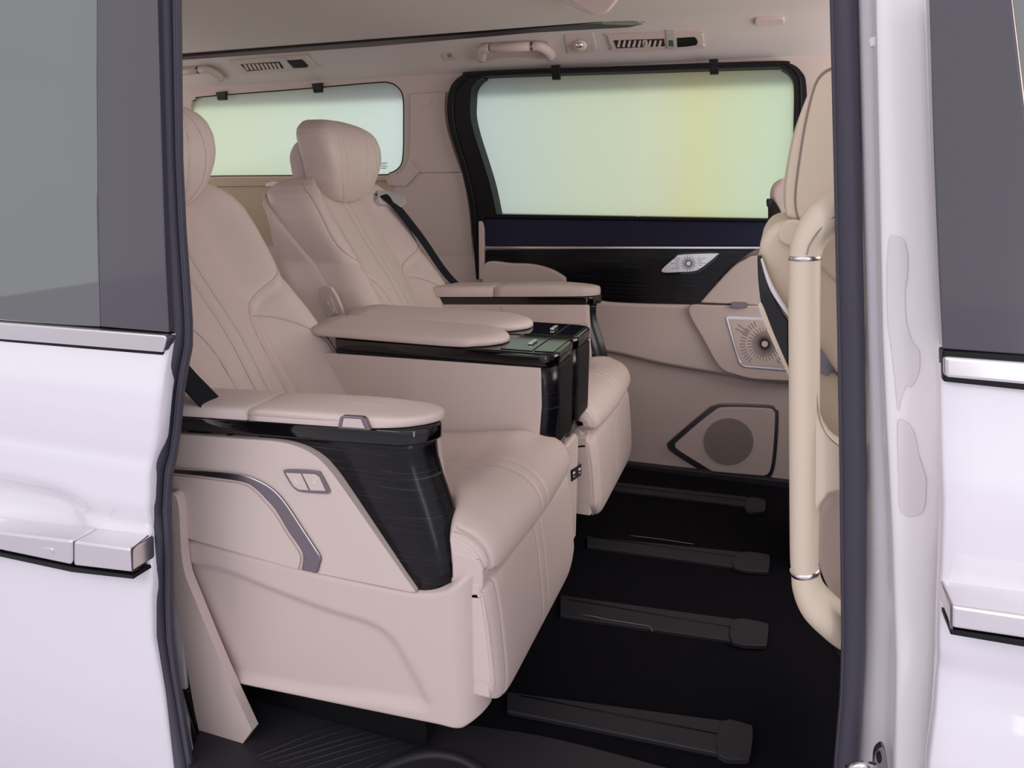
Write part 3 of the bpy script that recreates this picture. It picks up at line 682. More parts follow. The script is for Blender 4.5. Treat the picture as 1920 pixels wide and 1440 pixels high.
    Dh = seg_dist(X_, Z_, hp)
    for k in range(-2, NK + 3):
        kk = min(NK, max(0, k)); row = []
        for j, p in enumerate(plan_):
            z = Z_[kk, j]; off = 0
            if j < 91:
                sd = Dh[kk, j] if in_h(X_[kk, j], z) else -Dh[kk, j]
                off = -.011 * smooth01(-.008, .016, sd)
            edge = -.004 if k == 0 or k == NK else (-.03 if k < 0 or k > NK else 0)
            if k < -1 or k > NK + 1: edge = -.06
            row.append(S(p[0] + p[2] * (off + edge), p[1] + p[3] * (off + edge), z + (.001 if k > NK else 0)))
        rows.append(row)
    fix(grid('base_shell', rows, M['plastic'], root))
    bs2 = fix(slab('base_core', [S(x, .235, z) for x, z in ((-1.15, .385), (-.50, .37), (-.40, .41), (-.375, .415), (-.375, .19), (-1.15, .13))], Vector((0, -so * .44, 0)), M['plastic'], root, .004))
    fix(slab('cushion_base', [S(x, .225, z) for x, z in ((-1.0, .38), (-.40, .38), (-.385, .40), (-.40, .44), (-1.0, .44))], Vector((0, -so * .45, 0)), M['plastic'], root, .004))
    fix(slab('cushion_corner', [S(x, .2412, z) for x, z in ((-.418, .37), (-.376, .37), (-.366, .40), (-.366, .43), (-.378, .446), (-.418, .450))], Vector((0, -so * .05, 0)), M['plastic'], root, .004))
    # --- outboard armrest: wood horn, gloss strip, leather panel, pads
    tilt = lambda x: .055 * (x + .5) + zlift
    def horn(nm, lv, to, ti, x0, m, zoff=0):
        rows = []
        for z, xf, grow in lv:
            r_o = .052; r_i = .030; row = []
            to_, ti_ = to + grow, ti - grow * .3
            row.append(S(x0, ti_, z + tilt(x0)))
            for k in range(9):
                a = math.pi / 2 * k / 8; x = xf - .012 - r_i + r_i * math.sin(a); t = ti_ + r_i - r_i * math.cos(a); row.append(S(x, t, z + tilt(x)))
            for k in range(13):
                a = math.pi / 2 * k / 12; x = xf - r_o + r_o * math.cos(a); t = to_ - r_o + r_o * math.sin(a); row.append(S(x, t, z + tilt(x)))
            row.append(S(x0, to_, z + tilt(x0)))
            rows.append(row)
        return fix(grid(nm, rows, m, root, cu=True, caps=True))
    to, ti = .252, .163
    horn('wood_horn', [(z, xf, g) for z, xf, g in ((.39, -.407, .0), (.42, -.409, 0), (.47, -.418, -.002), (.52, -.433, -.004), (.565, -.449, -.006), (.595, -.457, -.006), (.618, -.458, -.004), (.632, -.456, -.002))], to, ti, -.75, M['wood'])
    horn('gloss_strip', [(.630, -.449, .003), (.631, -.446, .005), (.634, -.445, .006), (.652, -.445, .006), (.655, -.446, .005), (.656, -.452, .0)], to, ti, -1.12, M['gloss'])
    # leather side panel, trim and buttons (measured on the near seat's outer face)
    def XZ(u, v, d=.262):
        p = PY(u, v, 1.148 - d); return (p.x, p.z)
    def tr_(pts, d, n=5):
        L_ = [((*XZ(p[0], p[1], d), 'c') if p[-1] == 'c' else XZ(p[0], p[1], d)) for p in pts]
        return cr(L_, True, n)
    sp = [(250, 812, 'c'), (339, 815), (452, 823), (519, 828), (559, 838), (592, 856), (619, 883), (652, 928), (715, 1018), (779, 1110, 'c'), (770, 1110, 'c'), (597, 1075), (564, 1069), (339, 1006), (250, 975, 'c')]
    fix(slab('side_panel', [S(x, .262, z) for x, z in tr_(sp, .262)], Vector((0, -so * .03, 0)), L, root, .005, seg=4))
    tr = [(250, 872, 'c'), (326, 879), (402, 885), (452, 891), (479, 900), (506, 915), (532, 941), (570, 998), (599, 1043), (599, 1058), (594, 1076, 'c'), (564, 1070, 'c'), (566, 1038), (540, 998), (516, 958), (496, 935), (479, 918), (459, 906), (419, 899), (324, 888), (250, 880, 'c')]
    ct0 = fix(slab('chrome_trim', [S(x, .266, z) for x, z in tr_(tr, .266, 4)], Vector((0, -so * .012, 0)), M['dchrome'], root, .003))
    edge = [(300, 877), (402, 884.5), (452, 890.5), (479, 899.5), (506, 914.5), (532, 940.5), (570, 997.5), (599, 1042)]
    tube('trim_highlight_edge', [S(*(lambda q: (q[0], .2665, q[1]))(XZ(u, v, .2665))) for u, v in cr(edge, False, 6)], .0012, M['chrome'], ct0, n=8)
    sp2 = [(250, 888, 'c'), (324, 892), (417, 903), (456, 910), (476, 922), (493, 940), (512, 962), (536, 1001), (561, 1040), (560, 1060), (557, 1066), (540, 1062), (339, 1004), (250, 975, 'c')]
    fix(slab('lower_panel', [S(x, .2655, z) for x, z in tr_(sp2, .2655)], Vector((0, -so * .012, 0)), L, root, .004, seg=4))
    sb = [(531, 885), (536, 881.5), (560, 881), (594, 884), (602, 890), (617, 919), (616, 925), (606, 926), (566, 923), (555, 919), (545, 909)]
    bt = fix(slab('seat_buttons', [S(x, .2655, z) for x, z in tr_(sb, .2655, 3)], Vector((0, -so * .008, 0)), M['dchrome'], root, .0015))
    for pts in ([(535, 887), (563, 888.5), (578, 920), (560, 918.5), (550, 912)], [(566, 888.5), (590, 889.5), (598, 895), (610, 921), (582, 920)]):
        slab('button', [S(*(lambda q: (q[0], .2672, q[1]))(XZ(u, v, .2672))) for u, v in pts], Vector((0, -so * .005, 0)), L, bt, .001)
    for pts in ([(552, 898), (553.5, 898), (556, 905), (560, 905.5), (560, 907), (555, 906.5)], [(591, 898), (592.5, 898.5), (588.5, 904.5), (592, 905.5), (592, 907), (586, 906)]):
        slab('button_symbol', [S(*(lambda q: (q[0], .2676, q[1]))(XZ(u, v, .2676))) for u, v in pts], Vector((0, -so * .0008, 0)), M['white'], bt, 0)
    # arm pads (front lid and rear fixed pad)
    def plan(x, t, z=.657): return S(x, t, z + tilt(x))
    pf = [(-.757, .262, 'c'), (-.58, .2635), (-.53, .259), (-.485, .246), (-.456, .222), (-.446, .198), (-.452, .178), (-.475, .162), (-.52, .156), (-.757, .153, 'c')]
    def armpad(nm, outl, zt):
        rows = []
        base = cr(outl, True, 6); cx = sum(p[0] for p in base) / len(base); ct_ = sum(p[1] for p in base) / len(base)
        bm_ = []
        prof = [(0, .986), (.001, .993), (.010, 1.0), (.020, .998), (.027, .985), (.032, .955), (.035, .90), (.037, .80), (.0385, .6), (.039, .3), (.0392, 0.02)]
        for dz, k in prof:
            row = []
            for (x, t) in base:
                ins_ = (1 - k)
                # move inwards: mostly across, a little along
                hx = max(.0, (max(p[0] for p in base) - min(p[0] for p in base)) / 2)
                mx_ = (max(p[0] for p in base) + min(p[0] for p in base)) / 2
                ly = (t - ct_) * k
                lx = (x - mx_); lx = math.copysign(max(0, abs(lx) - ins_ * .055), lx) if k > .5 else lx * (1 - .055 * .5 / hx) * (1 - (.5 - k) * 1.0)
                row.append(S(mx_ + lx, ct_ + ly, .657 + dz * (zt - .2 * smooth01(-.60, -.43, mx_ + lx)) + tilt(mx_ + lx)))
            rows.append(row)
        return fix(grid(nm, rows, L, root, cu=True, caps=True))
    ap = armpad('armrest_pad', pf, padk)
    pr = [(-1.14, .262, 'c'), (-.7605, .262, 'c'), (-.7605, .153, 'c'), (-1.14, .153, 'c')]
    armpad('armrest_rear_pad', pr, padk)
    sta = cr([(-.755, .2612), (-.62, .2622), (-.56, .2590), (-.51, .248), (-.478, .228), (-.462, .205)], False, 8)
    stz = lambda x: .6705 + tilt(x)
    stitches('pad_stitching', [S(x, t, stz(x) - .006 * smooth01(-.55, -.44, x)) for x, t in sta], M['thread'], ap)
    tube('pad_piping', [S(x, t + .0010, stz(x) - .0030 - .006 * smooth01(-.55, -.44, x)) for x, t in sta], .0012, M['thread'], ap, n=6)
    # latch of the lid
    lt = [(-.588, .6565), (-.583, .674), (-.578, .677), (-.545, .677), (-.540, .674), (-.533, .6565)]
    lo_ = fix(slab('lid_latch', [S(x, .268, z + tilt(x)) for x, z in lt], Vector((0, -so * .008, 0)), M['dchrome'], root, .001))
    slab('latch_face', [S(x, .2692, z + tilt(x)) for x, z in [(-.580, .6595), (-.576, .6735), (-.547, .6735), (-.541, .6595)]], Vector((0, -so * .003, 0)), M['plastic'], lo_, .001)
    # inner flank of the armrest with the fold-out bottle holder lid
    fix(slab('inner_panel', [S(x, .158, z) for x, z in ((-1.0, .40), (-.445, .40), (-.465, .56), (-.472, .634 + zlift), (-1.0, .606 + zlift))], Vector((0, so * .02, 0)), L, root, .003))
    fix(slab('pocket_lid', [S(x, .1545, z + zlift) for x, z in cr([(-.735, .616, 'c'), (-.478, .631, 'c'), (-.474, .580, 'c'), (-.70, .568), (-.725, .574)], True, 4)], Vector((0, so * .008, 0)), L, root, .002))
    # --- inboard console
    a0, a1 = -.185, -.342                       # inner face, face shared with the neighbour
    def cring(z, xf, x0=-.88, r=.022, g=0, rr=.03):
        row = [S(x0, a0 + g, z)]
        for k in range(9):
            a = math.pi / 2 * k / 8; row.append(S(xf - rr + rr * math.sin(a), a0 + g - rr + rr * math.cos(a), z))
        for k in range(9):
            a = math.pi / 2 * k / 8; row.append(S(xf - r + r * math.cos(a), a1 - g + r - r * math.sin(a), z))
        row.append(S(x0, a1 - g, z)); return row
    cz = [(.432, -.392), (.47, -.386), (.52, -.380), (.56, -.377), (.60, -.379), (.642, -.381)]
    fix(grid('console_horn', [cring(z, x, r=.03, rr=.035) for z, x in cz], M['wood'], root, cu=True, caps=True))
    fix(slab('console_panel', [S(x, a0 + .004, z) for x, z in ((-.92, .42), (-.418, .42), (-.409, .50), (-.405, .56), (-.408, .6385), (-.92, .630))], Vector((0, -so * .01, 0)), L, root, .0025))
    fix(grid('console_top', [cring(z, x, x0=-.88, g=g, r=.03, rr=.035) for z, x, g in ((.641, -.380, -.001), (.642, -.3775, .001), (.662, -.3775, .001), (.666, -.380, -.001), (.667, -.384, -.005))], M['gloss'], root, cu=True, caps=True))
    fix(slab('console_front_flap', [S(-.3765, t, z) for t, z in ((-.215, .47), (-.322, .47), (-.322, .638), (-.215, .638))], Vector((-.01, 0, 0)), M['black'], root, .004))
    lid = fix(slab('console_lid', [S(x, t, .6672) for x, t in ((-.50, -.20), (-.432, -.20), (-.432, -.335), (-.50, -.335))], Vector((0, 0, .0015)), M['gloss'], root, .0007))
    lid2 = fix(slab('console_lid', [S(x, t, .6672) for x, t in ((-.428, -.20), (-.388, -.205), (-.388, -.33), (-.428, -.335))], Vector((0, 0, .0015)), M['gloss'], root, .0007))
    kn = fix(slab('console_knob', [S(x, t, .669) for x, t in ((-.455, -.245), (-.446, -.245), (-.446, -.285), (-.455, -.285))], Vector((0, 0, .005)), M['chrome'], root, .0012))
    cp = [(-.95, a0 + .004, 'c'), (-.62, a0 + .006), (-.55, a0 - .012), (-.515, -.23), (-.505, -.262), (-.515, -.295), (-.55, a1 + .012), (-.62, a1 - .0), (-.95, a1, 'c')]
    def cpad():
        base = cr(cp, True, 6); rows = []
        prof = [(0, .985, .004), (.001, 1.0, .0), (.008, 1.01, .0), (.013, .99, .003), (.017, .93, .010), (.0195, .84, .018), (.021, .70, .03), (.0225, .4, .05), (.023, .03, .08)]
        ct_ = (a0 + a1) / 2
        for dz, k, inx in prof:
            rows.append([S(x - inx * smooth01(-.7, -.52, x), ct_ + (t - ct_) * k, .668 + dz) for x, t in base])
        return fix(grid('console_pad', rows, L, root, cu=True, caps=True))
    cpd = cpad()
    stc = cr([(-.86, a0 - .0005), (-.64, a0 + .0005), (-.57, a0 - .014), (-.53, -.232)], False, 8)
    stitches('pad_stitching', [S(x, t * .985 - .003, .668 + .0155) for x, t in stc], M['thread'], cpd)
    # --- shoulder belt and buckle
    bl = [(-1.165, .150, .965), (-1.125, .168, .935), (-1.05, .200, .83), (-.985, .232, .72), (-.918, .238, .655), (-.855, .228, .590)]
    bpath = [S(x + (.034 if so > 0 else .055), t, z) for x, t, z in cr(bl, False, 6)]
    fix(tube('shoulder_belt', bpath, 1, M['belt'], root, n=12, flat=(.0022, .0235), up=(.86, 0, .5)))
    bk = fix(slab('belt_guide', [S(x, t, z) for x, t, z in [(x + .035, t, z) for x, t, z in [(-1.150, .125, .948), (-1.138, .130, .932), (-1.108, .195, .918), (-1.100, .214, .934), (-1.110, .220, .952), (-1.15, .19, .968), (-1.158, .14, .970)]]], Vector((-.016, 0, -.008)), M['steel'], root, .003))
    fix(box('belt_buckle', tuple(min(a, b) for a, b in zip(S(-.895, .205, .565), S(-.85, .250, .598))), tuple(max(a, b) for a, b in zip(S(-.895, .205, .565), S(-.85, .250, .598))), M['black'], root, .003))
    # floor brackets under the base
    for t in (.17, -.17):
        box_('floor_bracket', (-.95, t - .02, .012), (-.50, t + .02, .17), M['black'], root, .006)
    return root
near = make_seat('near beige leather captain seat with the wood-fronted armrest in the door opening', 1.148, -1, -.012, .56)
far = make_seat('far beige leather captain seat by the frosted window, its headrest fully visible', 1.838, 1, .022, .85)
# low console foot between the two leg rests
cb_ = empty('centre_console_foot', (0, 0, 0), 'narrow beige console foot with charging ports between the two leg rests', 'console')
o = slab('foot_body', [(-.385, y, z) for y, z in ((1.402, .15), (1.402, .41), (1.425, .428), (1.555, .428), (1.575, .41), (1.575, .15))], (-.04, 0, 0), M['plastic'], cb_, .008, seg=4)
up_ = slab('port_panel', [PX(u, v, -.382) for u, v in ((1072, 882), (1097, 866), (1097, 886), (1073, 903))], (-.004, 0, 0), M['black'], cb_, .001)
for (u, v) in ((1076.5, 887), (1087, 880)):
    slab('charging_port', [PX(u + a, v + b, -.3815) for a, b in ((-1.8, -1), (2, -3.4), (2, .4), (-1.8, 3))], (-.002, 0, 0), M['white'], up_, 0)
    slab('port_symbol', [PX(u + a, v + b, -.3815) for a, b in ((-.8, 6), (1.2, 4.8), (1.2, 7), (-.8, 8.2))], (-.002, 0, 0), M['white'], up_, 0)

# ------------------------------------------------------------------ front seats, seen from behind at the right
fs = empty('front_seat', (0.1, 1.2, .3), 'front passenger seat in beige leather with warm light painted in, seen from behind, cut by the door pillar at right', 'seat')
LF = M['leather_front']
def f(nm, pts, y, dep, m, bv=.01, n=5, seg=5, par=None):
    o = slab(nm, [PY(*p[:2], y) for p in ctr(pts, n)], (0, dep, 0), m, par or fs, bv, seg=seg)
    if not par: o.matrix_parent_inverse = Matrix.Translation(-fs.location)
    return o
f('headrest', [(1474, 398), (1473, 350), (1483, 285), (1497, 225), (1514, 178), (1530, 150), (1560, 126), (1610, 108), (1720, 100, 'c'), (1740, 420, 'c'), (1560, 415), (1500, 412), (1483, 409)], 1.06, .24, LF, .028)
hs = cr([(1580, 120), (1545, 135), (1527, 162), (1511, 225), (1500, 290), (1492, 350), (1491, 385), (1496, 409)], False, 5)
tube('headrest_piping', [PY(u, v, 1.0595) for u, v in hs], .0014, M['seam'], fs, n=6).matrix_parent_inverse = Matrix.Translation(-fs.location)
f('seat_back', [(1424, 466), (1430, 445), (1446, 424), (1470, 414), (1500, 409), (1560, 405), (1720, 400, 'c'), (1740, 830, 'c'), (1530, 850, 'c'), (1490, 720), (1462, 620), (1436, 540), (1425, 500)], 1.06, .30, LF, .022)
f('shoulder_pad', [(1460, 440), (1468, 420), (1490, 412), (1560, 425, 'c'), (1560, 500, 'c'), (1500, 470), (1466, 455)], 1.045, .03, LF, .006)
f('black_back_panel', [(1420, 480, 'c'), (1426, 478, 'c'), (1440, 530), (1460, 575), (1486, 612, 'c'), (1560, 700, 'c'), (1560, 760, 'c'), (1486, 716, 'c'), (1455, 650), (1430, 580), (1422, 530)], 1.05, .32, M['gloss'], .004)
f('chrome_spine', [(1425, 486, 'c'), (1430, 484, 'c'), (1450, 535), (1486, 592), (1560, 692, 'c'), (1560, 708, 'c'), (1486, 606), (1444, 545)], 1.04, .02, M['chrome'], .003)
f('stitched_edge', [(1424, 568, 'c'), (1430, 572), (1452, 628), (1486, 706, 'c'), (1486, 720, 'c'), (1444, 632), (1423, 578)], 1.045, .30, LF, .003)
f('side_bolster', [(1520, 500, 'c'), (1545, 440), (1600, 425, 'c'), (1740, 420, 'c'), (1740, 860, 'c'), (1575, 840), (1515, 800, 'c')], 1.02, .08, LF, .012)
f('silver_lever', [(1531, 652, 'c'), (1537, 652), (1574, 704, 'c'), (1640, 790, 'c'), (1640, 820, 'c'), (1572, 707), (1549, 705), (1530, 690, 'c')], 1.012, .02, M['dchrome'], .003)
f('lower_cushion', [(1532, 1010), (1536, 970), (1550, 942), (1580, 928), (1740, 915, 'c'), (1740, 1230, 'c'), (1620, 1180), (1575, 1145), (1550, 1100), (1536, 1060)], 1.03, .30, M['leather'], .03)
f('seat_base', [(1540, 1000, 'c'), (1740, 1000, 'c'), (1740, 1350, 'c'), (1600, 1300, 'c'), (1540, 1180, 'c')], 1.10, .3, M['black'], .01)
gripo = [(1740, 300, 'c'), (1640, 326), (1575, 352), (1532, 386), (1502, 425), (1488, 465), (1485, 500), (1484, 800), (1485, 1050), (1489, 1105), (1508, 1152), (1540, 1186), (1585, 1220), (1740, 1320, 'c'), (1740, 1190, 'c'), (1640, 1155), (1580, 1129), (1548, 1101), (1531, 1066), (1528, 1020), (1533, 968), (1550, 937), (1580, 924), (1740, 920, 'c'), (1740, 850, 'c'), (1640, 846), (1580, 836), (1550, 808), (1536, 768), (1531, 700), (1530, 560), (1531, 495), (1538, 465), (1553, 441), (1578, 427), (1740, 400, 'c')]
branch = [(1486, 600, 'c'), (1526, 600, 'c'), (1530, 700), (1536, 768), (1550, 808), (1580, 836), (1640, 846), (1740, 850, 'c'), (1740, 920, 'c'), (1580, 924), (1550, 937), (1533, 968), (1526, 1040, 'c'), (1486, 1040, 'c')]
gr = f('grip_frame', branch, .955, .036, LF, .012, seg=6)
gp = cr([(1608, 377), (1600, 381), (1593, 384), (1585, 388), (1545, 413), (1520, 444), (1509.5, 480), (1508, 540), (1508, 700), (1508, 900), (1508, 1040), (1510, 1070), (1516, 1102), (1536, 1136), (1572, 1170), (1590, 1182), (1600, 1188), (1606, 1192)], False, 8)
gw = cr([(.030,), (.030,), (.029,), (.0275,), (.0245,), (.0205,), (.0190,), (.0188,), (.0188,), (.0188,), (.0185,), (.0182,), (.0215,), (.0265,), (.028,), (.029,), (.029,), (.029,)], False, 8)
g2 = tube('grip_bar', [PY(u, v, .968 + .02 * smooth01(1540, 1600, u)) for u, v in gp], [w_[0] for w_ in gw], LF, gr, n=28, up=(0, 1, 0))
for ua, va, ub, vb in ((1509.3, 478.5, 1508.8, 487), (1508.5, 1066, 1510.5, 1075)):
    tube('chrome_ring', [PY(ua, va, .968), PY(ub, vb, .968)], .0195, M['chrome'], gr, n=28)
sp_ = cr([(1528, 520), (1529, 600), (1530, 700), (1534, 770), (1548, 812), (1575, 838)], False, 6)
tube('grip_seam', [PY(u, v, .957) for u, v in sp_], .0009, M['seam'], gr, n=6)
for pts in ([(1585, 396), (1562, 408), (1536, 432), (1518, 460), (1513, 478)],):
    tube('grip_seam', [PY(u, v, .9455) for u, v in cr(pts, False, 5)], .0008, M['seam'], gr, n=6)
stitches('bolster_stitching', [PY(u, v, 1.0185) for u, v in cr([(1536, 498), (1555, 516), (1580, 535)], False, 5)], M['thread'], fs, .006, .004, .0008).matrix_parent_inverse = Matrix.Translation(-fs.location)
ds = empty('driver_seat', (0, 0, 0), 'dark-backed front driver seat just showing behind the passenger headrest', 'seat')
for nm, pts, y, dep, m, bv in (('seat_back', [(1444, 372), (1446, 352), (1458, 339), (1480, 333), (1560, 330, 'c'), (1560, 470, 'c'), (1470, 430), (1452, 395)], 1.85, .35, M['leather'], .02),
                               ('black_back_panel', [(1441, 374), (1452, 376), (1466, 400), (1475, 425, 'c'), (1475, 560, 'c'), (1444, 440), (1440, 400)], 1.84, .35, M['gloss'], .008),
                               ('belt_anchor', [(1437, 375), (1441, 373), (1442, 386), (1438, 387)], 1.83, .02, M['black'], .002),
                               ('seat_base', [(1490, 700, 'c'), (1700, 700, 'c'), (1700, 880, 'c'), (1490, 860, 'c')], 1.84, .35, M['black'], .008)):
    slab(nm, [PY(*p[:2], y) for p in ctr(pts, 4)], (0, dep, 0), m, ds, bv, seg=4)

box('seat_pedestal', (.15, 1.85, .0), (.5, 2.15, .60), M['black'], ds, .01)

# ------------------------------------------------------------------ near side: pillar, front door, open sliding door
def colgrid(name, cols, m, parent=None, thick=.002, vs=None, sub=3):
    """upright sheet: cols = [(table of (v,u)), y], unrolled from row to row"""
    vs = vs or list(range(-60, 1501, 30)); rows = []
    for v in vs:
        row = []
        for k, (tab, y) in enumerate(cols):
            row.append((lerp(tab, v), y))
        # densify with a spline across
        pts = cr(row, False, sub) if sub > 1 else row
        rows.append([PY(u, v, y) for u, y in pts])
    return grid(name, rows, m, parent, thick=thick)
c0 = [(0, 1559), (300, 1566), (640, 1573), (900, 1577), (1200, 1580), (1300, 1577), (1440, 1565)]
c1 = [(0, 1604), (300, 1611), (640, 1618), (900, 1622), (1100, 1622), (1250, 1618), (1440, 1606)]
c1b = [(0, 1612), (640, 1630), (1000, 1642), (1240, 1655), (1440, 1650)]
c2 = [(0, 1644), (300, 1650), (640, 1657), (800, 1664), (1000, 1674), (1240, 1681), (1440, 1678)]
c3a = [(0, 1718), (300, 1727), (640, 1742), (900, 1742), (1100, 1730), (1440, 1722)]
c3 = [(0, 1738), (300, 1749), (500, 1758), (640, 1766), (700, 1769), (820, 1771), (950, 1776), (1050, 1772), (1150, 1768), (1240, 1766), (1340, 1760), (1440, 1747)]
pil = empty('trim_5', (0, 0, 0), kind='structure')
colgrid('pillar_seal', [(c0, .95), ([(v, u + 3) for v, u in c0], .925), ([(v, (lerp(c0, v) + u) / 2) for v, u in c1], .915), ([(v, u - 3) for v, u in c1], .918), (c1, .93)], M['rubber'], pil, thick=.004, sub=3)
tube('seal_rib', [PY(lerp(c0, v) + 1.5, v, .922) for v in range(-60, 1501, 40)], .0022, M['rubber'], pil, n=8)
colgrid('pillar_panel', [(c1, .945), (c1b, .925), ([(v, u - 6) for v, u in c2], .900), (c2, .874), ([(v, u + 12) for v, u in c2], .866), (c3a, .862), ([(v, u - 4) for v, u in c3], .865), ([(v, u + 4) for v, u in c3], .90)], M['jamb'], pil, thick=.003, sub=3)
def PJ(u, v, off=.0022):
    a, b = lerp(c2, v) + 12, lerp(c3a, v); k = min(1, max(0, (u - a) / (b - a)))
    return PY(u, v, .866 + (.862 - .866) * k - off - .0015)
for pts, lab in (([(1668, 448), (1680, 443), (1694, 450), (1702, 480), (1701, 520), (1697, 545), (1699, 600), (1710, 640), (1724, 660), (1722, 700), (1708, 725), (1700, 722), (1694, 735), (1688, 752), (1684, 770), (1677, 700), (1670, 640), (1665, 600), (1664, 500)], 'upper grey patch of leftover film on the white door pillar'),
                 ([(1684, 790), (1700, 792), (1714, 812), (1722, 850), (1734, 890), (1736, 900), (1730, 960), (1690, 962), (1686, 900), (1684, 850)], 'middle grey patch of leftover film on the white door pillar')):
    tag(slab('film_remnant', [PJ(u, v) for u, v in cr(pts, True, 3)], (0, .0008, 0), mat('residue_film', (226, 219, 223), .35), None, .0003), lab, 'film', 'film remnants on the pillar')
cap_ = slab('pillar_plug', [PY(u, v, .898) for u, v in ctr([(1630, 76), (1634, 70), (1639, 70), (1640, 78), (1637, 86), (1632, 86)], 3)], (0, .003, 0), M['jamb'], pil, .001)
# striker at the foot of the pillar
sk = empty('door_striker', (0, 0, 0), 'steel door striker bolted at the foot of the white pillar', 'striker')
slab('striker_plate', [PY(u, v, .875) for u, v in ctr([(1638, 1440), (1640, 1415), (1650, 1403), (1658, 1405), (1663, 1425), (1664, 1470), (1640, 1475)], 4)], (0, .012, 0), M['dchrome'], sk, .002)
slab('striker_bolt', [PY(1649 + 5 * math.cos(a), 1424 + 9 * math.sin(a), .870) for a in [k * math.pi / 4 for k in range(8)]], (0, .008, 0), M['black'], sk, .001)
tube('striker_bar', [PY(1588, 1442, .86), PY(1615, 1434, .86), PY(1640, 1436, .868)], .005, M['chrome'], sk, n=10)

# front door (right edge)
d2 = empty('door_2', (0, 0, 0), kind='structure')

def skin_y(z):
    return lerp([(-.3, .835), (-.05, .806), (.1, .792), (.30, .780), (.36, .777), (.40, .779), (.44, .787), (.47, .790), (.500, .780), (.508, .778), (.572, .7765), (.580, .7785), (.59, .7800), (.62, .7750), (.66, .771), (.70, .771), (.76, .782), (.80, .786)], z)
def skin(name, x0, x1f, z0, z1, dy, m, par, pocket=None, nz=120, nx=40):
    rows = []
    for i in range(nz + 1):
        z = z0 + (z1 - z0) * i / nz; row = []
        xe = x1f(z)
        for j in range(nx + 1):
            k = j / nx; x = x0 + (xe - x0) * k
            y = skin_y(z) + dy
            if pocket: y += pocket(x, z)
            row.append((x, y, z))
        e = row[-1] if x1f(0) > x0 else row[-1]
        sx = 1 if xe > x0 else -1
        row.append((xe + .003 * sx, e[1] + .004, z)); row.append((xe + .003 * sx, e[1] + .022, z))
        rows.append(row)
    return grid(name, rows, m, par, thick=0)
def edge_table(tab, dy):
    L_ = []
    for v in range(-60, 1501, 15):
        p = PY(lerp(tab, v), v, .78 + dy)
        for _ in range(3): p = PY(lerp(tab, v), v, skin_y(p.z) + dy)
        L_.append((p.z, p.x))
    return sorted(L_)
XET = edge_table(c3, .022); XE = lambda z: lerp(XET, z)
skin('door_skin', 1.2, XE, -.2, .822, .022, M['paint'], d2)
def PD(u, v, off=0): return PY(u, v, .803 - off)
slab('pillar_applique', [PD(u, v) for u, v in ctr([(1741, -60, 'c'), (1746, 100), (1752, 300), (1760, 500), (1768, 655, 'c'), (2000, 672, 'c'), (1940, 340), (1898, 0), (1890, -60, 'c')], 4)], (0, .02, 0), M['applique'], d2, .003)
slab('door_glass', [PD(u, v, -.004) for u, v in ((1894, -60), (1901, 0), (1943, 340), (2004, 672), (2200, 690), (2200, -60))], (0, .004, 0), M['tint'], d2, 0)
slab('belt_trim', [PD(u, v, .008) for u, v in ((1770, 668), (2200, 700), (2200, 748), (1771, 708))], (0, .03, 0), M['chrome'], d2, .004)
slab('belt_gasket', [PD(u, v, .003) for u, v in ((1767, 657), (2200, 684), (2200, 762), (1769, 716))], (0, .02, 0), M['black'], d2, .002)
fh = slab('door_handle', [PY(u, v, .752) for u, v in ((1783, 1135), (2100, 1180), (2100, 1226), (1783, 1178))], (0, .06, 0), M['chrome'], d2, .004)
slab('handle_end', [PY(1783, 1136, .7525), PY(1783, 1180, .7525), PY(1772, 1165, .800), PY(1772, 1100, .800)], (.002, 0, 0), M['dchrome'], fh, .0008)
slab('handle_gasket', [PY(u, v, .757) for u, v in ((1782, 1180), (2100, 1228), (2100, 1244), (1782, 1190))], (0, .05, 0), M['black'], fh, .001)

# sliding door, pushed open (left edge)
d1 = empty('door_1', (0, 0, 0), kind='structure')
sl = [(-60, 291), (0, 293), (200, 300), (500, 313), (625, 319), (660, 312), (700, 304), (760, 297), (820, 292), (850, 288), (880, 277), (960, 276), (975, 280), (1100, 281.5), (1130, 280.5), (1200, 283.5), (1300, 303), (1440, 323), (1500, 332)]
XST = edge_table(sl, 0); XS = lambda z: lerp(XST, z)
def pocket(x, z):
    g = .030 * math.exp(-((x + 1.17) / .13) ** 4) * math.exp(-((z - .462) / .045) ** 4)
    return g
skin('door_skin', -2.2, XS, -.25, .789, 0, M['paint'], d1, pocket, nx=120)
def PS(u, v, off=0): return PY(u, v, .785 - off)
slab('door_glass', [PS(u, v, 0) for u, v in ((-300, -80), (179.5, -60), (179, 150), (181, 400), (185.5, 612), (-300, 585))], (0, .004, 0), M['tint'], d1, 0)
slab('pillar_applique', [PS(u, v, .001) for u, v in ctr([(181.5, -60, 'c'), (181, 150), (183, 400), (187.5, 613, 'c'), (316, 624, 'c'), (309, 480), (301, 250), (296, 100), (292, -60, 'c')], 4)], (0, .012, 0), M['applique'], d1, .002)
slab('glass_border', [PY(u, v, .80) for u, v in ctr([(215, -60, 'c'), (150, 10), (133, 90), (125, 180), (131, 260), (150, 330), (163, 380), (168, 450), (174, 620, 'c'), (230, 640, 'c'), (230, -60, 'c')], 5)], (0, .02, 0), M['black'], d1, .001)
slab('belt_gasket', [PS(u, v, .004) for u, v in ((-300, 577), (316, 626), (313, 642), (306, 667), (-300, 618))], (0, .02, 0), M['black'], d1, .002)
slab('belt_trim', [PS(u, v, .012) for u, v in ((-300, 581), (308, 629), (311, 636), (304, 661), (-300, 612))], (0, .02, 0), M['chrome'], d1, .004)
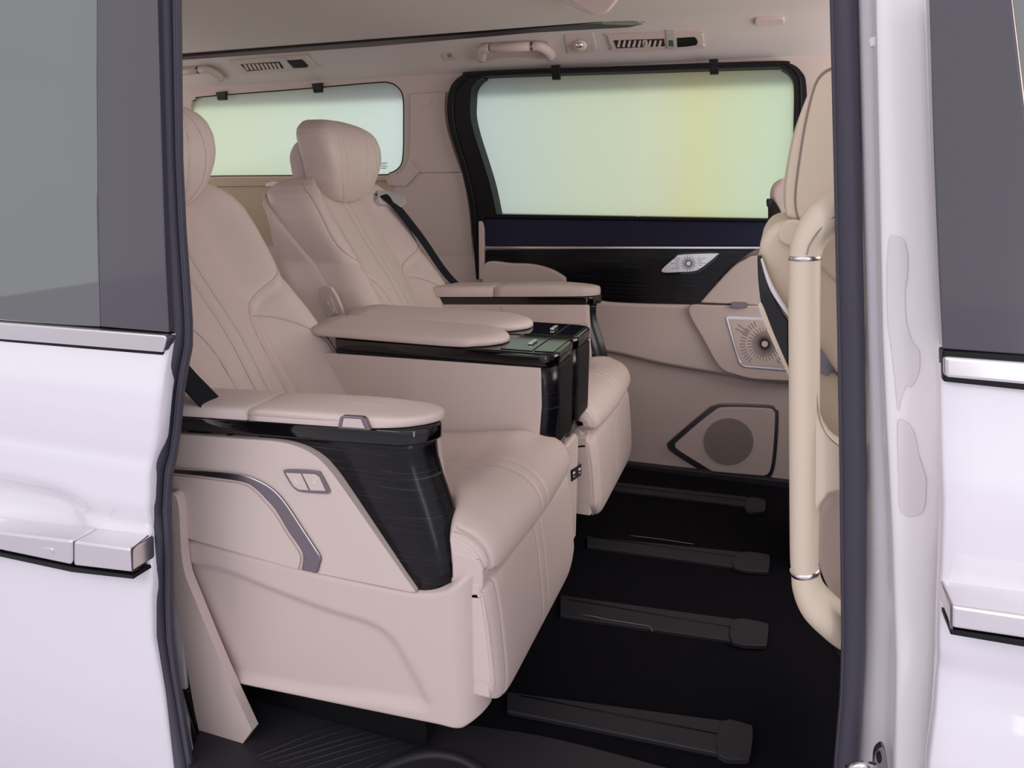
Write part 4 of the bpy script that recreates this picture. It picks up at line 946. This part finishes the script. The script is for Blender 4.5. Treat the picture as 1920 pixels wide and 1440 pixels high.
# seal on the leading edge
sr = [(-60, 339), (0, 341), (300, 344), (430, 350), (540, 358), (600, 362), (650, 362), (690, 354), (740, 346), (800, 341), (850, 334), (890, 325), (960, 320), (1040, 325), (1130, 325), (1200, 328), (1260, 335), (1330, 347), (1440, 366), (1500, 376)]
def sline(k, y, dv=0):
    out = []
    for v in range(-60, 1501, 12):
        u = lerp(sl, v) * (1 - k) + lerp(sr, v) * k
        dy = max(0, skin_y(PY(u, v, y).z) - .779) * max(0, 1 - 1.6 * k)
        out.append(PY(u, v, y + dy))
    return out
rows = [sline(0, .790), sline(.02, .786), sline(.30, .790), sline(.62, .800), sline(.64, .806), sline(.70, .804), sline(.72, .797), sline(.84, .793), sline(.96, .802), sline(1.0, .825), sline(1.0, .86)]
grid('edge_seal', [list(r) for r in zip(*rows)], M['rubber'], d1)
tube('seal_rib', sline(.72, .800), .0028, M['rubber'], d1, n=8)
dh = slab('door_handle', [PY(u, v, .742) for u, v in ((-300, 962), (0, 998), (133, 1014), (133, 1061), (0, 1033), (-300, 985))], (0, .05, 0), M['chrome'], d1, .006, seg=4)
slab('handle_cover', [PY(u, v, .742) for u, v in ((136, 1014.5), (243, 1029), (246, 1075), (136, 1062))], (0, .05, 0), M['chrome'], dh, .006, seg=4)
slab('lock_button', [PY(u, v, .7405) for u, v in ctr([(77, 1027), (95, 1029), (99, 1033), (98, 1041), (94, 1043), (78, 1040), (76, 1036)], 2)], (0, .003, 0), M['chrome'], dh, .0008)
slab('handle_gasket', [PY(u, v, .745) for u, v in ((-300, 990), (0, 1036), (136, 1064), (248, 1079), (250, 1086), (134, 1073), (0, 1044), (-300, 1000))], (0, .04, 0), M['black'], dh, .001)
slab('handle_end', [PY(246, 1030, .744), PY(248, 1073, .744), PY(279, 1062, .785), PY(279, 1003, .785)], (-.002, 0, 0), M['dchrome'], dh, .0008)

# rear edge of the door opening
rb = empty('wall_near', (0, 0, 0), kind='structure')
slab('body_flange', [PY(u, v, .872) for u, v in ctr([(300, 1000, 'c'), (326, 1090), (341, 1180), (347, 1260), (352, 1340), (357, 1400), (385, 1500, 'c'), (300, 1500, 'c')], 4)], (0, .02, 0), M['jamb'], rb, .004)
slab('opening_seal', [PY(u, v, .878) for u, v in ctr([(343, 1210, 'c'), (352, 1225), (372, 1290), (395, 1360), (420, 1430), (445, 1500, 'c'), (375, 1500, 'c'), (356, 1400), (349, 1300)], 4)], (0, .03, 0), M['black'], rb, .006)
tube('seal_bulb', [PY(u, v, .876) for u, v in cr([(352, 1290), (362, 1330), (380, 1390), (392, 1440), (402, 1500)], False, 5)], .009, M['black'], rb, n=10)
slab('pillar_foot_trim', [PY(u, v, .866) for u, v in ctr([(322, 925, 'c'), (330, 932), (336, 960), (343, 1060), (368, 1130), (420, 1255), (468, 1360), (471, 1368), (468, 1376), (425, 1436), (398, 1480, 'c'), (390, 1435), (366, 1340), (345, 1215), (330, 1130), (320, 1080, 'c')], 4)], (0, .018, 0), M['plastic'], rb, .004)
slab('quarter_panel', [(-2.7, .88, -.2), (-1.12, .88, -.2), (-1.12, .88, .78), (-2.7, .88, .78)], (0, .03, 0), M['plastic'], rb, .003)
slab('roof_header', [(-2.7, .88, 1.27), (1.0, .88, 1.27), (1.0, .88, 1.40), (-2.7, .88, 1.40)], (0, .03, 0), M['jamb'], rb, .003)
slab('rear_pillar', [(-2.7, .88, .75), (-2.2, .88, .75), (-2.3, .88, 1.3), (-2.7, .88, 1.3)], (0, .03, 0), M['plastic'], rb, .003)
slab('front_pillar', [(.30, .90, -.1), (.95, .90, -.1), (.95, .90, .78), (.30, .90, .78)], (0, .03, 0), M['plastic'], rb, .003)
slab('sill', [(-2.7, .88, -.2), (1.0, .88, -.2), (1.0, .88, -.005), (-2.7, .88, -.005)], (0, .06, 0), M['black'], rb, .003)
